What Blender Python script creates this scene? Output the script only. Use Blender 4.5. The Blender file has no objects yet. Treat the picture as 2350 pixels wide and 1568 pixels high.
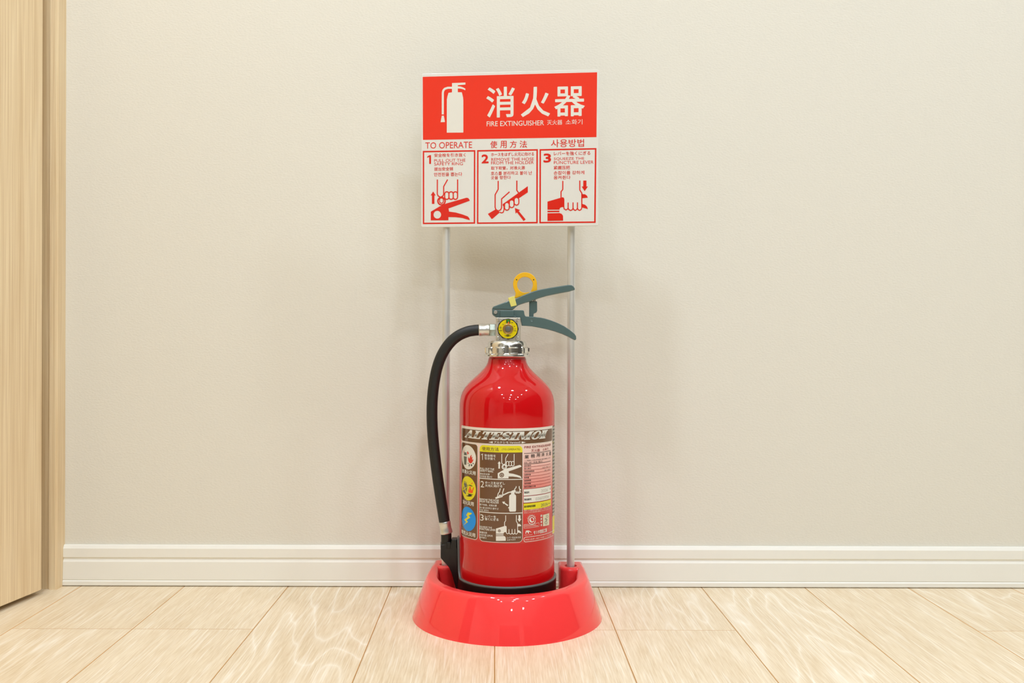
import bpy, bmesh, math, random
from mathutils import Vector, Matrix
from mathutils.geometry import tessellate_polygon

scn = bpy.context.scene
COL = scn.collection
random.seed(4)

# ------------------------------------------------------------------ camera, world, exposure
CAM_H = 0.425
cam_d = bpy.data.cameras.new('camera')
cam_d.sensor_width = 36.0
cam_d.lens = 32.37
cam_d.shift_x = 0.01617
cam_d.shift_y = -0.00894
cam_d.clip_start = 0.05
cam = bpy.data.objects.new('camera', cam_d)
COL.objects.link(cam)
cam.location = (0, 0, CAM_H)
cam.rotation_euler = (math.radians(90), math.radians(-0.14), 0)
scn.camera = cam

world = bpy.data.worlds.new('world')
scn.world = world
world.use_nodes = True
world.node_tree.nodes['Background'].inputs['Color'].default_value = (1, 0.96, 0.9, 1)
world.node_tree.nodes['Background'].inputs['Strength'].default_value = 0.05

vs = scn.view_settings
vs.view_transform = 'Standard'
vs.look = 'None'
vs.gamma = 1.0
vs.use_curve_mapping = False
vs.exposure = -0.15
LAMP_W = 17.5           # row along the wallpapered wall
LAMP_W_FAR = 11.0         # dimmed rows further into the room
LAMP_COL = (0.865, 0.965, 1.10)
scn.cycles.max_bounces = 6
scn.cycles.use_light_tree = False
scn.cycles.adaptive_threshold = 0.03
scn.cycles.diffuse_bounces = 4
scn.cycles.glossy_bounces = 3
scn.cycles.caustics_reflective = False
scn.cycles.caustics_refractive = False


# ------------------------------------------------------------------ materials
def lin(r, g, b):
    f = lambda v: (v / 255 / 12.92) if v / 255 <= 0.04045 else ((v / 255 + 0.055) / 1.055) ** 2.4
    return (f(r), f(g), f(b), 1.0)


def pmat(name, col, rough=0.5, metal=0.0, coat=0.0, spec=0.5, coat_rough=0.05):
    m = bpy.data.materials.new(name)
    m.use_nodes = True
    b = m.node_tree.nodes['Principled BSDF']
    b.inputs['Base Color'].default_value = col
    b.inputs['Roughness'].default_value = rough
    b.inputs['Metallic'].default_value = metal
    b.inputs['Coat Weight'].default_value = coat
    b.inputs['Coat Roughness'].default_value = coat_rough
    b.inputs['Specular IOR Level'].default_value = spec
    return m


def nodes_of(m):
    nt = m.node_tree
    return nt, nt.nodes, nt.links, nt.nodes['Principled BSDF']


def add_bump(m, scale, strength, dist, detail=2.0, stretch=(1, 1, 1)):
    nt, N, L, b = nodes_of(m)
    tc = N.new('ShaderNodeTexCoord')
    mp = N.new('ShaderNodeMapping')
    mp.inputs['Scale'].default_value = stretch
    no = N.new('ShaderNodeTexNoise')
    no.inputs['Scale'].default_value = scale
    no.inputs['Detail'].default_value = detail
    bu = N.new('ShaderNodeBump')
    bu.inputs['Strength'].default_value = strength
    bu.inputs['Distance'].default_value = dist
    L.new(tc.outputs['Object'], mp.inputs['Vector'])
    L.new(mp.outputs['Vector'], no.inputs['Vector'])
    L.new(no.outputs['Fac'], bu.inputs['Height'])
    L.new(bu.outputs['Normal'], b.inputs['Normal'])


def mth(N, L, op, a, b=None):
    n = N.new('ShaderNodeMath')
    n.operation = op
    for i, v in enumerate((a, b)):
        if v is None:
            continue
        if isinstance(v, (int, float)):
            n.inputs[i].default_value = v
        else:
            L.new(v, n.inputs[i])
    return n.outputs[0]


def wood(name, base, dark, pale, along, rough, ring_amt, pore_amt, pale_amt, fine=420.0, rings=9.0, lon=18.0):
    """flat-sawn wood: contour rings of a stretched noise, fine pores, pale limed lines"""
    m = pmat(name, base, rough)
    nt, N, L, b = nodes_of(m)
    tc = N.new('ShaderNodeTexCoord')
    oi = N.new('ShaderNodeObjectInfo')
    off = N.new('ShaderNodeVectorMath')
    off.operation = 'MULTIPLY_ADD'
    comb = N.new('ShaderNodeCombineXYZ')
    for i in range(3):
        L.new(oi.outputs['Random'], comb.inputs[i])
    L.new(comb.outputs[0], off.inputs[0])
    off.inputs[1].default_value = (37.0, 23.0, 11.0)
    L.new(tc.outputs['Object'], off.inputs[2])

    def noise(cross, lon, detail, rgh=0.5, dist=0.0):
        mp = N.new('ShaderNodeMapping')
        sc = [cross, cross, cross]
        sc[along] = lon
        mp.inputs['Scale'].default_value = sc
        L.new(off.outputs[0], mp.inputs['Vector'])
        no = N.new('ShaderNodeTexNoise')
        no.inputs['Scale'].default_value = 1.0
        no.inputs['Detail'].default_value = detail
        no.inputs['Roughness'].default_value = rgh
        no.inputs['Distortion'].default_value = dist
        L.new(mp.outputs['Vector'], no.inputs['Vector'])
        return no.outputs['Fac']
    big = noise(7.0, 1.1, 3.0, 0.42)
    ringv = mth(N, L, 'FRACT', mth(N, L, 'MULTIPLY', big, rings))
    tri = mth(N, L, 'ABSOLUTE', mth(N, L, 'SUBTRACT', ringv, 0.5))      # 0..0.5
    ring = mth(N, L, 'MULTIPLY', tri, 2.0)
    pores = noise(fine, lon, 2.0, 0.6)
    streak = noise(45.0, 1.3, 3.0, 0.55)
    p1 = mth(N, L, 'MULTIPLY', mth(N, L, 'SUBTRACT', pores, 0.5), pore_amt)
    s1 = mth(N, L, 'MULTIPLY', mth(N, L, 'SUBTRACT', streak, 0.5), ring_amt * 1.6)
    r1 = mth(N, L, 'MULTIPLY', mth(N, L, 'SUBTRACT', ring, 0.5), ring_amt * 0.6)
    fac = mth(N, L, 'ADD', mth(N, L, 'ADD', mth(N, L, 'ADD', p1, s1), r1), 0.42)
    rnd = mth(N, L, 'MULTIPLY', mth(N, L, 'SUBTRACT', oi.outputs['Random'], 0.5), 0.16)
    fac = mth(N, L, 'ADD', fac, rnd)
    mx = N.new('ShaderNodeMix')
    mx.data_type = 'RGBA'
    mx.inputs[6].default_value = base
    mx.inputs[7].default_value = dark
    cl = N.new('ShaderNodeClamp')
    L.new(fac, cl.inputs[0])
    L.new(cl.outputs[0], mx.inputs[0])
    # pale limed rings
    def step(v, lo, hi):
        mr = N.new('ShaderNodeMapRange')
        mr.interpolation_type = 'SMOOTHSTEP'
        mr.inputs['From Min'].default_value = lo
        mr.inputs['From Max'].default_value = hi
        L.new(v, mr.inputs['Value'])
        return mr.outputs[0]
    where = step(noise(4.5, 0.9, 0.0), 0.50, 0.62)            # only some boards show cathedral figure
    pk = mth(N, L, 'POWER', mth(N, L, 'SUBTRACT', 1.0, ring), 8.0)
    pk = mth(N, L, 'MULTIPLY', mth(N, L, 'MULTIPLY', pk, where), mth(N, L, 'ADD', pores, 0.2))
    hair = mth(N, L, 'MULTIPLY', step(noise(fine * 0.62, lon * 0.35, 1.0), 0.56, 0.68), 0.55)
    pk = mth(N, L, 'MULTIPLY', mth(N, L, 'ADD', pk, hair), pale_amt)
    cl2 = N.new('ShaderNodeClamp')
    L.new(pk, cl2.inputs[0])
    mx2 = N.new('ShaderNodeMix')
    mx2.data_type = 'RGBA'
    L.new(cl2.outputs[0], mx2.inputs[0])
    L.new(mx.outputs[2], mx2.inputs[6])
    mx2.inputs[7].default_value = pale
    L.new(mx2.outputs[2], b.inputs['Base Color'])
    bu = N.new('ShaderNodeBump')
    bu.inputs['Strength'].default_value = 0.12
    bu.inputs['Distance'].default_value = 0.0004
    L.new(pores, bu.inputs['Height'])
    L.new(bu.outputs['Normal'], b.inputs['Normal'])
    return m


M = {}
M['wall'] = pmat('wallpaper', lin(229, 224, 210), 0.75, spec=0.25)
add_bump(M['wall'], 330.0, 0.55, 0.0007, 3.0, (0.75, 1, 1.25))
M['wall_plain'] = pmat('plain_wall', lin(228, 224, 213), 0.8)
M['ceiling'] = pmat('ceiling_paint', lin(236, 234, 228), 0.85)
M['dark_panel'] = pmat('dim_room_tone', lin(48, 40, 34), 0.5)  # dark colour standing in for dim parts of the room in reflections
M['skirting'] = pmat('skirting_vinyl', lin(242, 239, 228), 0.38, spec=0.4)
M['floor_wood'] = wood('limed_oak_floor', lin(243, 227, 199), lin(210, 182, 140), lin(253, 245, 229),
                       1, 0.38, 0.28, 1.35, 0.7, fine=620.0, lon=26.0, rings=17.0)
M['seam'] = pmat('painted_plank_edge', lin(214, 166, 104), 0.6)
M['underlay'] = pmat('underlay', lin(206, 158, 96), 0.8)
M['door_wood'] = wood('door_oak_sheet', lin(249, 227, 187), lin(217, 185, 138), lin(250, 234, 202),
                      2, 0.42, 0.28, 1.7, 0.15, fine=480.0, lon=5.0, rings=6.0)
M['steel'] = pmat('satin_steel', lin(216, 214, 206), 0.3, 0.85)
M['alu'] = pmat('matte_anodised_tube', lin(222, 221, 214), 0.38, 0.5)
M['cast'] = pmat('cast_metal', lin(206, 200, 184), 0.42, 0.65)
M['chrome'] = pmat('polished_collar', lin(232, 231, 226), 0.2, 1.0)
M['hex'] = pmat('zinc_hex', lin(158, 164, 152), 0.38, 1.0)
M['brass'] = pmat('brass', lin(172, 138, 84), 0.4, 1.0)
M['red_enamel'] = pmat('red_enamel', lin(204, 0, 8), 0.5, 0.0, 1.0, 0.1, 0.0)
M['red_plastic'] = pmat('red_plastic', lin(255, 60, 60), 0.5, 0.0, 1.0, 0.2, 0.03)
M['black_plastic'] = pmat('black_plastic', lin(16, 15, 13), 0.35)
M['rubber'] = pmat('black_rubber', lin(24, 24, 20), 0.5)
M['grey_edge'] = pmat('grey_edge', lin(96, 98, 92), 0.35)  # paints the light on the boot edge; also colours the gauge centre
M['lever'] = pmat('grey_green_enamel', lin(82, 104, 102), 0.32, 0.0, 0.35)
M['yellow'] = pmat('yellow_plastic', lin(238, 182, 26), 0.35)
M['tape'] = pmat('pale_yellow_tape', lin(226, 216, 116), 0.4)
M['black'] = pmat('black_ink', lin(20, 18, 16), 0.45)
M['sign_white'] = pmat('sign_white_plastic', lin(229, 226, 217), 0.14, spec=0.5)
M['sign_red'] = pmat('sign_red_print', lin(238, 58, 38), 0.14, spec=0.5)
M['sign_ink'] = pmat('sign_red_ink', lin(222, 44, 30), 0.16)
M['print_white'] = pmat('print_white', lin(232, 228, 216), 0.2)
M['print_brown'] = pmat('print_brown', lin(104, 66, 36), 0.16, 0.0, 0.5)
M['print_yellow'] = pmat('print_yellow', lin(230, 216, 30), 0.22)
M['print_blue'] = pmat('print_blue', lin(0, 148, 236), 0.2)
M['print_red'] = pmat('print_red', lin(216, 52, 40), 0.22)
M['print_darkred'] = pmat('print_darkred', lin(150, 30, 34), 0.25)
M['print_grey'] = pmat('print_grey', lin(104, 102, 88), 0.3)
M['print_lightgrey'] = pmat('print_lightgrey', lin(186, 184, 168), 0.3)
M['print_pinkwhite'] = pmat('print_pinkwhite', lin(240, 184, 170), 0.25)
M['print_cream'] = pmat('print_cream', lin(222, 214, 184), 0.3)
M['print_green'] = pmat('print_green', lin(16, 134, 50), 0.3)
M['print_orange'] = pmat('print_orange', lin(250, 92, 20), 0.3)
M['gauge_yellow'] = pmat('gauge_yellow', lin(226, 204, 10), 0.25)


def ramp_mat(name, z0, z1, stops, rough=0.2):
    """print that runs from one ink colour to another along its height"""
    m = pmat(name, (1, 1, 1, 1), rough, coat=0.4)
    nt, N, L, b = nodes_of(m)
    tc = N.new('ShaderNodeTexCoord')
    sx = N.new('ShaderNodeSeparateXYZ')
    mr = N.new('ShaderNodeMapRange')
    mr.inputs['From Min'].default_value = z0
    mr.inputs['From Max'].default_value = z1
    cr = N.new('ShaderNodeValToRGB')
    while len(cr.color_ramp.elements) < len(stops):
        cr.color_ramp.elements.new(0.5)
    for e, (p, c) in zip(cr.color_ramp.elements, stops):
        e.position = p
        e.color = c
    L.new(tc.outputs['Object'], sx.inputs[0])
    L.new(sx.outputs['Z'], mr.inputs['Value'])
    L.new(mr.outputs[0], cr.inputs[0])
    L.new(cr.outputs[0], b.inputs['Base Color'])
    return m


lm = bpy.data.materials.new('lamp_diffuser')
lm.use_nodes = True
_n = lm.node_tree.nodes
_e = _n.new('ShaderNodeEmission')
_e.inputs['Color'].default_value = (*LAMP_COL, 1)
_e.inputs['Strength'].default_value = 8.0
lm.node_tree.links.new(_e.outputs[0], _n['Material Output'].inputs['Surface'])
lm.cycles.emission_sampling = 'NONE'       # the lamp inside each fixture already carries its light
M['lamp'] = lm


# ------------------------------------------------------------------ mesh helpers
def link(o, parent=None):
    COL.objects.link(o)
    if parent:
        o.parent = parent
    return o


def mk(name, verts, faces, mat, parent=None, smooth=False, off=(0, 0, 0), auto=None):
    me = bpy.data.meshes.new(name)
    me.from_pydata([(v[0] - off[0], v[1] - off[1], v[2] - off[2]) for v in verts], [], faces)
    bm = bmesh.new()
    bm.from_mesh(me)
    bmesh.ops.recalc_face_normals(bm, faces=bm.faces[:])
    bm.to_mesh(me)
    bm.free()
    me.materials.append(M[mat] if isinstance(mat, str) else mat)
    if smooth:
        me.polygons.foreach_set('use_smooth', [True] * len(me.polygons))
        if auto:
            me.set_sharp_from_angle(angle=math.radians(auto))
    me.update()
    return link(bpy.data.objects.new(name, me), parent)


def bevel(o, w, seg=2, ang=35):
    b = o.modifiers.new('bevel', 'BEVEL')
    b.width = w
    b.segments = seg
    b.limit_method = 'ANGLE'
    b.angle_limit = math.radians(ang)
    o.data.polygons.foreach_set('use_smooth', [True] * len(o.data.polygons))
    o.data.set_sharp_from_angle(angle=math.radians(40))
    b.harden_normals = True
    return o


def box_vf(x0, x1, y0, y1, z0, z1):
    v = [(x, y, z) for x in (x0, x1) for y in (y0, y1) for z in (z0, z1)]
    f = [(0, 1, 3, 2), (4, 6, 7, 5), (0, 4, 5, 1), (2, 3, 7, 6), (0, 2, 6, 4), (1, 5, 7, 3)]
    return v, f


def boxes(name, lst, mat, parent=None):
    V, F = [], []
    for b in lst:
        v, f = box_vf(*b)
        n = len(V)
        V += v
        F += [tuple(i + n for i in q) for q in f]
    return mk(name, V, F, mat, parent)


def prism(name, poly, y0, y1, mat, parent, bev=0.0, off=(0, 0, 0), seg=2):
    """outline in x,z extruded along y"""
    n = len(poly)
    V = [(p[0], y0, p[1]) for p in poly] + [(p[0], y1, p[1]) for p in poly]
    F = [tuple(range(n)), tuple(range(2 * n - 1, n - 1, -1))]
    F += [(i, (i + 1) % n, n + (i + 1) % n, n + i) for i in range(n)]
    o = mk(name, V, F, mat, parent, off=off)
    if bev:
        bevel(o, bev, seg)
    return o


def lathe(name, prof, segs, mat, parent, off=(0, 0, 0), center=(0, 0), cap=True, auto=40):
    V, F = [], []
    for r, z in prof:
        for i in range(segs):
            a = 2 * math.pi * i / segs
            V.append((center[0] + r * math.cos(a), center[1] + r * math.sin(a), z))
    for j in range(len(prof) - 1):
        for i in range(segs):
            k = (i + 1) % segs
            F.append((j * segs + i, j * segs + k, (j + 1) * segs + k, (j + 1) * segs + i))
    if cap:
        F.append(tuple(range(segs)))
        F.append(tuple((len(prof) - 1) * segs + i for i in range(segs)))
    return mk(name, V, F, mat, parent, True, off, auto)


def disc_y(name, cx, cz, prof, segs, mat, parent, off=(0, 0, 0), auto=40, scallop=0, amp=0.0):
    """lathe about an axis along y: prof = (radius, y)"""
    V, F = [], []
    for r, y in prof:
        for i in range(segs):
            a = 2 * math.pi * i / segs
            rr = r * (1 + amp * math.cos(scallop * a)) if scallop else r
            V.append((cx + rr * math.cos(a), y, cz + rr * math.sin(a)))
    for j in range(len(prof) - 1):
        for i in range(segs):
            k = (i + 1) % segs
            F.append((j * segs + i, j * segs + k, (j + 1) * segs + k, (j + 1) * segs + i))
    F.append(tuple(range(segs)))
    F.append(tuple((len(prof) - 1) * segs + i for i in range(segs)))
    return mk(name, V, F, mat, parent, True, off, auto)


def catmull(pts, n=10):
    P = [Vector(p) for p in pts]
    P = [P[0] * 2 - P[1]] + P + [P[-1] * 2 - P[-2]]
    out = []
    for i in range(1, len(P) - 2):
        for k in range(n):
            t = k / n
            a, b, c, d = P[i - 1], P[i], P[i + 1], P[i + 2]
            out.append(0.5 * ((2 * b) + (c - a) * t + (2 * a - 5 * b + 4 * c - d) * t * t
                              + (3 * b - a - 3 * c + d) * t ** 3))
    out.append(P[-2])
    return out


def tube(name, pts, rad, segs, mat, parent, off=(0, 0, 0), ribs=0, rib_amp=0.0, auto=50):
    """rad: number or list per point; ribs: lengthwise ribs"""
    P = [Vector(p) for p in pts]
    V, F = [], []
    up = Vector((0, 1, 0))
    for i, p in enumerate(P):
        t = (P[min(i + 1, len(P) - 1)] - P[max(i - 1, 0)]).normalized()
        s = t.cross(up)
        if s.length < 1e-4:
            s = t.cross(Vector((1, 0, 0)))
        s.normalize()
        u = s.cross(t).normalized()
        r = rad[i] if isinstance(rad, (list, tuple)) else rad
        for k in range(segs):
            a = 2 * math.pi * k / segs
            rr = r * (1 + rib_amp * math.cos(ribs * a)) if ribs else r
            V.append(p + s * math.cos(a) * rr + u * math.sin(a) * rr)
    for j in range(len(P) - 1):
        for i in range(segs):
            k = (i + 1) % segs
            F.append((j * segs + i, j * segs + k, (j + 1) * segs + k, (j + 1) * segs + i))
    F.append(tuple(range(segs)))
    F.append(tuple((len(P) - 1) * segs + i for i in range(segs)))
    return mk(name, V, F, mat, parent, True, off, auto)


def thing(name, label, cat, loc, group=None):
    o = bpy.data.objects.new(name, None)
    o.empty_display_size = 0.05
    link(o)
    o.location = loc
    o['label'] = label
    o['category'] = cat
    if group:
        o['group'] = group
    return o


def struct(o, label=None):
    o['kind'] = 'structure'
    if label:
        o['label'] = label
    return o


# ------------------------------------------------------------------ flat print helpers (2-D artwork)
_tc = {}


def text_geom(s):
    key = s
    if key not in _tc:
        c = bpy.data.curves.new('lettering', 'FONT')
        c.body = s
        c.resolution_u = 3
        o = bpy.data.objects.new('lettering', c)
        COL.objects.link(o)
        dg = bpy.context.evaluated_depsgraph_get()
        me = bpy.data.meshes.new_from_object(o.evaluated_get(dg))
        vs_ = [(v.co.x, v.co.y) for v in me.vertices]
        fs_ = [tuple(p.vertices) for p in me.polygons]
        xs = [v[0] for v in vs_]
        ys = [v[1] for v in vs_]
        x0, x1, y0, y1 = min(xs), max(xs), min(ys), max(ys)
        vs_ = [((x - x0) / max(x1 - x0, 1e-6), (y - y0) / max(y1 - y0, 1e-6)) for x, y in vs_]
        _tc[key] = (vs_, fs_)
        bpy.data.meshes.remove(me)
        bpy.data.objects.remove(o)
        bpy.data.curves.remove(c)
    return _tc[key]


class Art:
    """collects flat shapes per (part name, ink, layer); emit() turns them into meshes"""
    def __init__(self, pt):
        self.pt = pt          # measured drawing point -> surface (u, v) in metres
        self.d = {}
        self.pen('lettering', 'black', 1)

    def pen(self, name, ink, layer):
        self.key = (name, ink, layer)
        self.fresh()
        return self

    def fresh(self):
        self.uid = getattr(self, 'uid', 0) + 1

    def raw(self, V, F):
        a, b = self.d.setdefault((*self.key, self.uid), ([], []))
        n = len(a)
        self.cnt = (getattr(self, 'cnt', 0) + 1) % 20      # overlapping strokes of one print never share a plane
        a.extend((v[0], v[1], self.cnt * 0.000002) for v in V)
        b.extend(tuple(i + n for i in f) for f in F)

    def poly_uv(self, pts, holes=()):
        loops = [[Vector((x, y, 0)) for x, y in l] for l in (pts, *holes)]
        V = [(p.x, p.y) for l in loops for p in l]
        self.raw(V, [tuple(t) for t in tessellate_polygon(loops)])

    def poly(self, pts, holes=(), tf=lambda p: p):
        self.poly_uv([self.pt(*tf(p)) for p in pts], [[self.pt(*tf(p)) for p in h] for h in holes])

    def stroke(self, pts, w, closed=False, tf=lambda p: p):
        P = [Vector(p) for p in pts]
        n = len(P)
        for i in range(n if closed else n - 1):
            a, b = P[i], P[(i + 1) % n]
            d = (b - a)
            if d.length < 1e-6:
                continue
            d.normalize()
            q = Vector((-d.y, d.x)) * (w / 2)
            self.poly([tuple(a + q), tuple(b + q), tuple(b - q), tuple(a - q)], tf=tf)
        js = range(n) if closed else range(1, n - 1)
        for i in js:
            self.poly([(P[i].x + w / 2 * math.cos(k * math.pi / 5), P[i].y + w / 2 * math.sin(k * math.pi / 5))
                       for k in range(10)], tf=tf)

    def text(self, s, x0, y0, x1, y1, bold=0.0):
        """text filling a measured box; y grows downwards in the drawing"""
        cx, cy = (x0 + x1) / 2, (y0 + y1) / 2
        ua, va = self.pt(x0, cy)
        ub, vb = self.pt(x1, cy)
        _, vt = self.pt(cx, y0)
        _, vbm = self.pt(cx, y1)
        _, vm = self.pt(cx, cy)
        self.fresh()
        if s == '1':        # numeral with its flag
            V, F = [(0.52, 0), (1, 0), (1, 1), (0.60, 1), (0, 0.86), (0, 0.70), (0.52, 0.80)], [(0, 1, 2, 6), (2, 3, 6), (3, 4, 5, 6)]
            if bold < 0.03:
                V = [(0.68, 0), (1, 0), (1, 1), (0.74, 1), (0, 0.84), (0, 0.74), (0.68, 0.86)]
            bold = 0
        else:
            V, F = text_geom(s)
        h = vt - vbm
        b = bold * h
        nd = 14 if bold > 0.013 else 6
        for dx, dy in ([(b * math.cos(2 * math.pi * k / nd), b * math.sin(2 * math.pi * k / nd)) for k in range(nd)] if b else ((0, 0),)):
            self.raw([(ua + b + (ub - ua - 2 * b) * x + dx, vm + (y - 0.5) * (h - 2 * b) + dy) for x, y in V], F)
        self.fresh()

    def emit(self, place, parent, cut=None, off=(0, 0, 0), base=0.0, step=0.0002):
        for (name, ink, layer, _), (V, F) in self.d.items():
            bm = bmesh.new()
            vv = [bm.verts.new(v) for v in V]
            for f in F:
                try:
                    bm.faces.new([vv[i] for i in f])
                except ValueError:
                    pass
            if cut:
                xs = [v[0] for v in V]
                k = math.floor(min(xs) / cut) + 1
                while k * cut < max(xs):
                    bmesh.ops.bisect_plane(bm, geom=bm.verts[:] + bm.edges[:] + bm.faces[:],
                                           plane_co=(k * cut, 0, 0), plane_no=(1, 0, 0), dist=1e-7)
                    k += 1
            bm.verts.ensure_lookup_table()
            h = base + step * layer
            for v in bm.verts:
                p = place(v.co.x, v.co.y, h + v.co.z)
                v.co = (p[0] - off[0], p[1] - off[1], p[2] - off[2])
            me = bpy.data.meshes.new(name)
            bm.to_mesh(me)
            bm.free()
            me.materials.append(M[ink])
            link(bpy.data.objects.new(name, me), parent)


def rrect(x0, x1, y0, y1, r, n=6, corners=(1, 1, 1, 1)):
    pts = []
    for (cx, cy, a0, on) in ((x1 - r, y1 - r, 0, corners[0]), (x0 + r, y1 - r, 90, corners[1]),
                             (x0 + r, y0 + r, 180, corners[2]), (x1 - r, y0 + r, 270, corners[3])):
        if not on:
            pts.append((cx + (r if a0 in (0, 270) else -r), cy + (r if a0 in (0, 90) else -r)))
            continue
        for k in range(n + 1):
            a = math.radians(a0 + 90 * k / n)
            pts.append((cx + r * math.cos(a), cy + r * math.sin(a)))
    return pts


def circ(cx, cy, rx, ry=None, n=32, a0=0, a1=360):
    ry = ry or rx
    return [(cx + rx * math.cos(math.radians(a0 + (a1 - a0) * k / n)),
             cy + ry * math.sin(math.radians(a0 + (a1 - a0) * k / n))) for k in range(n + (0 if a1 - a0 == 360 else 1))]


def capsule(cx, y0, y1, hw, n=8):
    return ([(cx + hw * math.cos(math.pi * k / n), y1 - hw + hw * math.sin(math.pi * k / n)) for k in range(n + 1)]
            + [(cx - hw * math.cos(math.pi * k / n), y0 + hw - hw * math.sin(math.pi * k / n)) for k in range(n + 1)])


# ================================================================== ROOM
WALL_Y = 1.543
XL, XR, YF, YB, ZC = -2.4, 3.6, -4.6, 2.8, 2.5
DOOR_X = -0.735            # right jamb edge of the doorway
DOOR_W = 0.76

floor = struct(boxes('floor', [(XL, XR, YF, YB, -0.06, -0.0017)], 'underlay'), 'pale limed oak plank floor')
PW, PL, GAP = 0.1724, 1.212, 0.0002
_pm = {}


def plank_mesh(w, l):
    k = (round(w, 4), round(l, 4))
    if k not in _pm:
        c = 0.0006
        a, b = w / 2 - GAP, l / 2 - GAP
        V = [(-a, -b, -0.0016), (a, -b, -0.0016), (a, b, -0.0016), (-a, b, -0.0016),
             (-a, -b, -c), (a, -b, -c), (a, b, -c), (-a, b, -c),
             (-a + c, -b + c * .5, 0), (a - c, -b + c * .5, 0), (a - c, b - c * .5, 0), (-a + c, b - c * .5, 0)]
        F = [(3, 2, 1, 0), (8, 9, 10, 11)]
        for s in (0, 4):
            for i in range(4):
                j = (i + 1) % 4
                F.append((s + i, s + j, s + 4 + j, s + 4 + i))
        me = bpy.data.meshes.new('plank')
        me.from_pydata(V, [], F)
        me.materials.append(M['floor_wood'])
        me.materials.append(M['seam'])
        for p in me.polygons:
            if p.index >= 6:
                p.material_index = 1
        _pm[k] = me
    return _pm[k]


k0, k1 = math.floor(XL / PW), math.floor(XR / PW)
for k in range(k0, k1 + 1):
    x0, x1 = max(k * PW, XL), min((k + 1) * PW, XR)
    if x1 - x0 < 0.01:
        continue
    y = 1.315 if k % 4 in (0, 1) else 1.315 + 0.52 + 0.11 * (k % 3)
    while y > YF:
        y -= PL
    while y < YB:
        a, b = max(y, YF), min(y + PL, YB)
        if b - a > 0.01:
            o = bpy.data.objects.new('plank', plank_mesh(x1 - x0, b - a))
            link(o, floor)
            o.location = ((x0 + x1) / 2, (a + b) / 2, 0)
        y += PL

struct(boxes('ceiling', [(XL, XR, YF, YB, ZC, ZC + 0.06)], 'ceiling'), 'white painted ceiling')
DZ = 2.02
struct(boxes('wall_back', [(DOOR_X, XR, WALL_Y, WALL_Y + 0.10, 0, ZC),
                           (XL, DOOR_X - DOOR_W, WALL_Y, WALL_Y + 0.10, 0, ZC),
                           (DOOR_X - DOOR_W, DOOR_X, WALL_Y, WALL_Y + 0.10, DZ, ZC)], 'wall'),
       'cream textured wallpaper wall behind the fire extinguisher')
struct(boxes('wall_left', [(XL - 0.06, XL, YF, YB, 0, ZC)], 'wall_plain'), 'plain cream side wall')
struct(boxes('wall_right', [(XR, XR + 0.06, YF, YB, 0, ZC)], 'dark_panel'), 'side wall coloured dark in place of a dim room')  # dimness of the room's right side put into the wall colour
struct(boxes('wall_front', [(XL, XR, YF - 0.06, YF, 0, ZC)], 'wall_plain'), 'plain cream wall opposite')
struct(boxes('wall_corridor', [(XL, XR, YB, YB + 0.06, 0, ZC)], 'wall_plain'), 'plain cream corridor wall')


# baseboard: moulded vinyl skirting
BB = [(0.0, 0.0011), (0.0, 0.068), (-0.0030, 0.0682), (-0.0040, 0.0676), (-0.0066, 0.0624), (-0.0068, 0.0482),
      (-0.0050, 0.0468), (-0.0048, 0.0450), (-0.0070, 0.0404), (-0.0080, 0.0113), (-0.0070, 0.0106), (-0.0078, 0.0096),
      (-0.0090, 0.0080), (-0.0090, 0.0018), (-0.0082, 0.0011)]


def baseboard(name, xa, xb, yw):
    n = len(BB)
    V = [(xa, yw + p[0], p[1]) for p in BB] + [(xb, yw + p[0], p[1]) for p in BB]
    F = [tuple(range(n)), tuple(range(n, 2 * n))] + [(i, (i + 1) % n, n + (i + 1) % n, n + i) for i in range(n)]
    return struct(mk(name, V, F, 'skirting', None, True, auto=12), 'cream moulded skirting board along the wall foot')


baseboard('baseboard_back', -0.7204, XR - 0.001, WALL_Y - 0.0001)

# door casing (trim_1) - stepped oak frame standing proud of the wall
CF = 1.513
casing_prof = [(-0.7250, 1.66), (-0.7250, CF + 0.004), (-0.7275, CF), (-0.7372, CF), (-0.7384, CF + 0.0050), (-0.7410, CF + 0.0056),
               (-0.7600, CF + 0.0056), (-0.7600, 1.66)]


def casing(name, mirror=None):
    pr = [((mirror - x) if mirror is not None else x + 0.0045, y) for x, y in casing_prof]
    n = len(pr)
    V = [(x, y, 0.0) for x, y in pr] + [(x, y, DZ + 0.03) for x, y in pr]
    F = [tuple(range(n)), tuple(range(n, 2 * n))] + [(i, (i + 1) % n, n + (i + 1) % n, n + i) for i in range(n)]
    return struct(mk(name, V, F, 'door_wood'), 'light oak door frame upright with a stepped edge')


casing('trim_1')
casing('trim_2', mirror=2 * DOOR_X - DOOR_W)
struct(boxes('trim_3', [(DOOR_X - DOOR_W + 0.025, -0.7600, CF + 0.0056, 1.66, DZ - 0.01, DZ + 0.03)], 'door_wood'),
       'light oak door frame head')

# open door leaf
door = struct(bpy.data.objects.new('door_1', None), 'light oak flush door standing open towards the room')
link(door)
door.location = (-0.7305, 1.4840, 0.008)
door.rotation_euler = (0, 0, math.radians(-100.5))        # local +x runs along the leaf
leaf = boxes('door_leaf', [(0.0, 0.735, -0.036, 0.0, 0.0, 2.0)], 'door_wood', door)
bevel(leaf, 0.0012, 2)
for zz in (1.12, 1.80):
    tube('hinge', [(-0.006, -0.004, zz - 0.045), (-0.006, -0.004, zz + 0.045)], 0.005, 14, 'steel', door)
hd = tube('door_handle', [(0.675, 0.0, 0.99), (0.675, 0.045, 0.99)], 0.009, 16, 'steel', door)
tube('lever_grip', [(0.675, 0.045, 0.99), (0.575, 0.047, 0.99)], 0.0085, 16, 'steel', hd)

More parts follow.
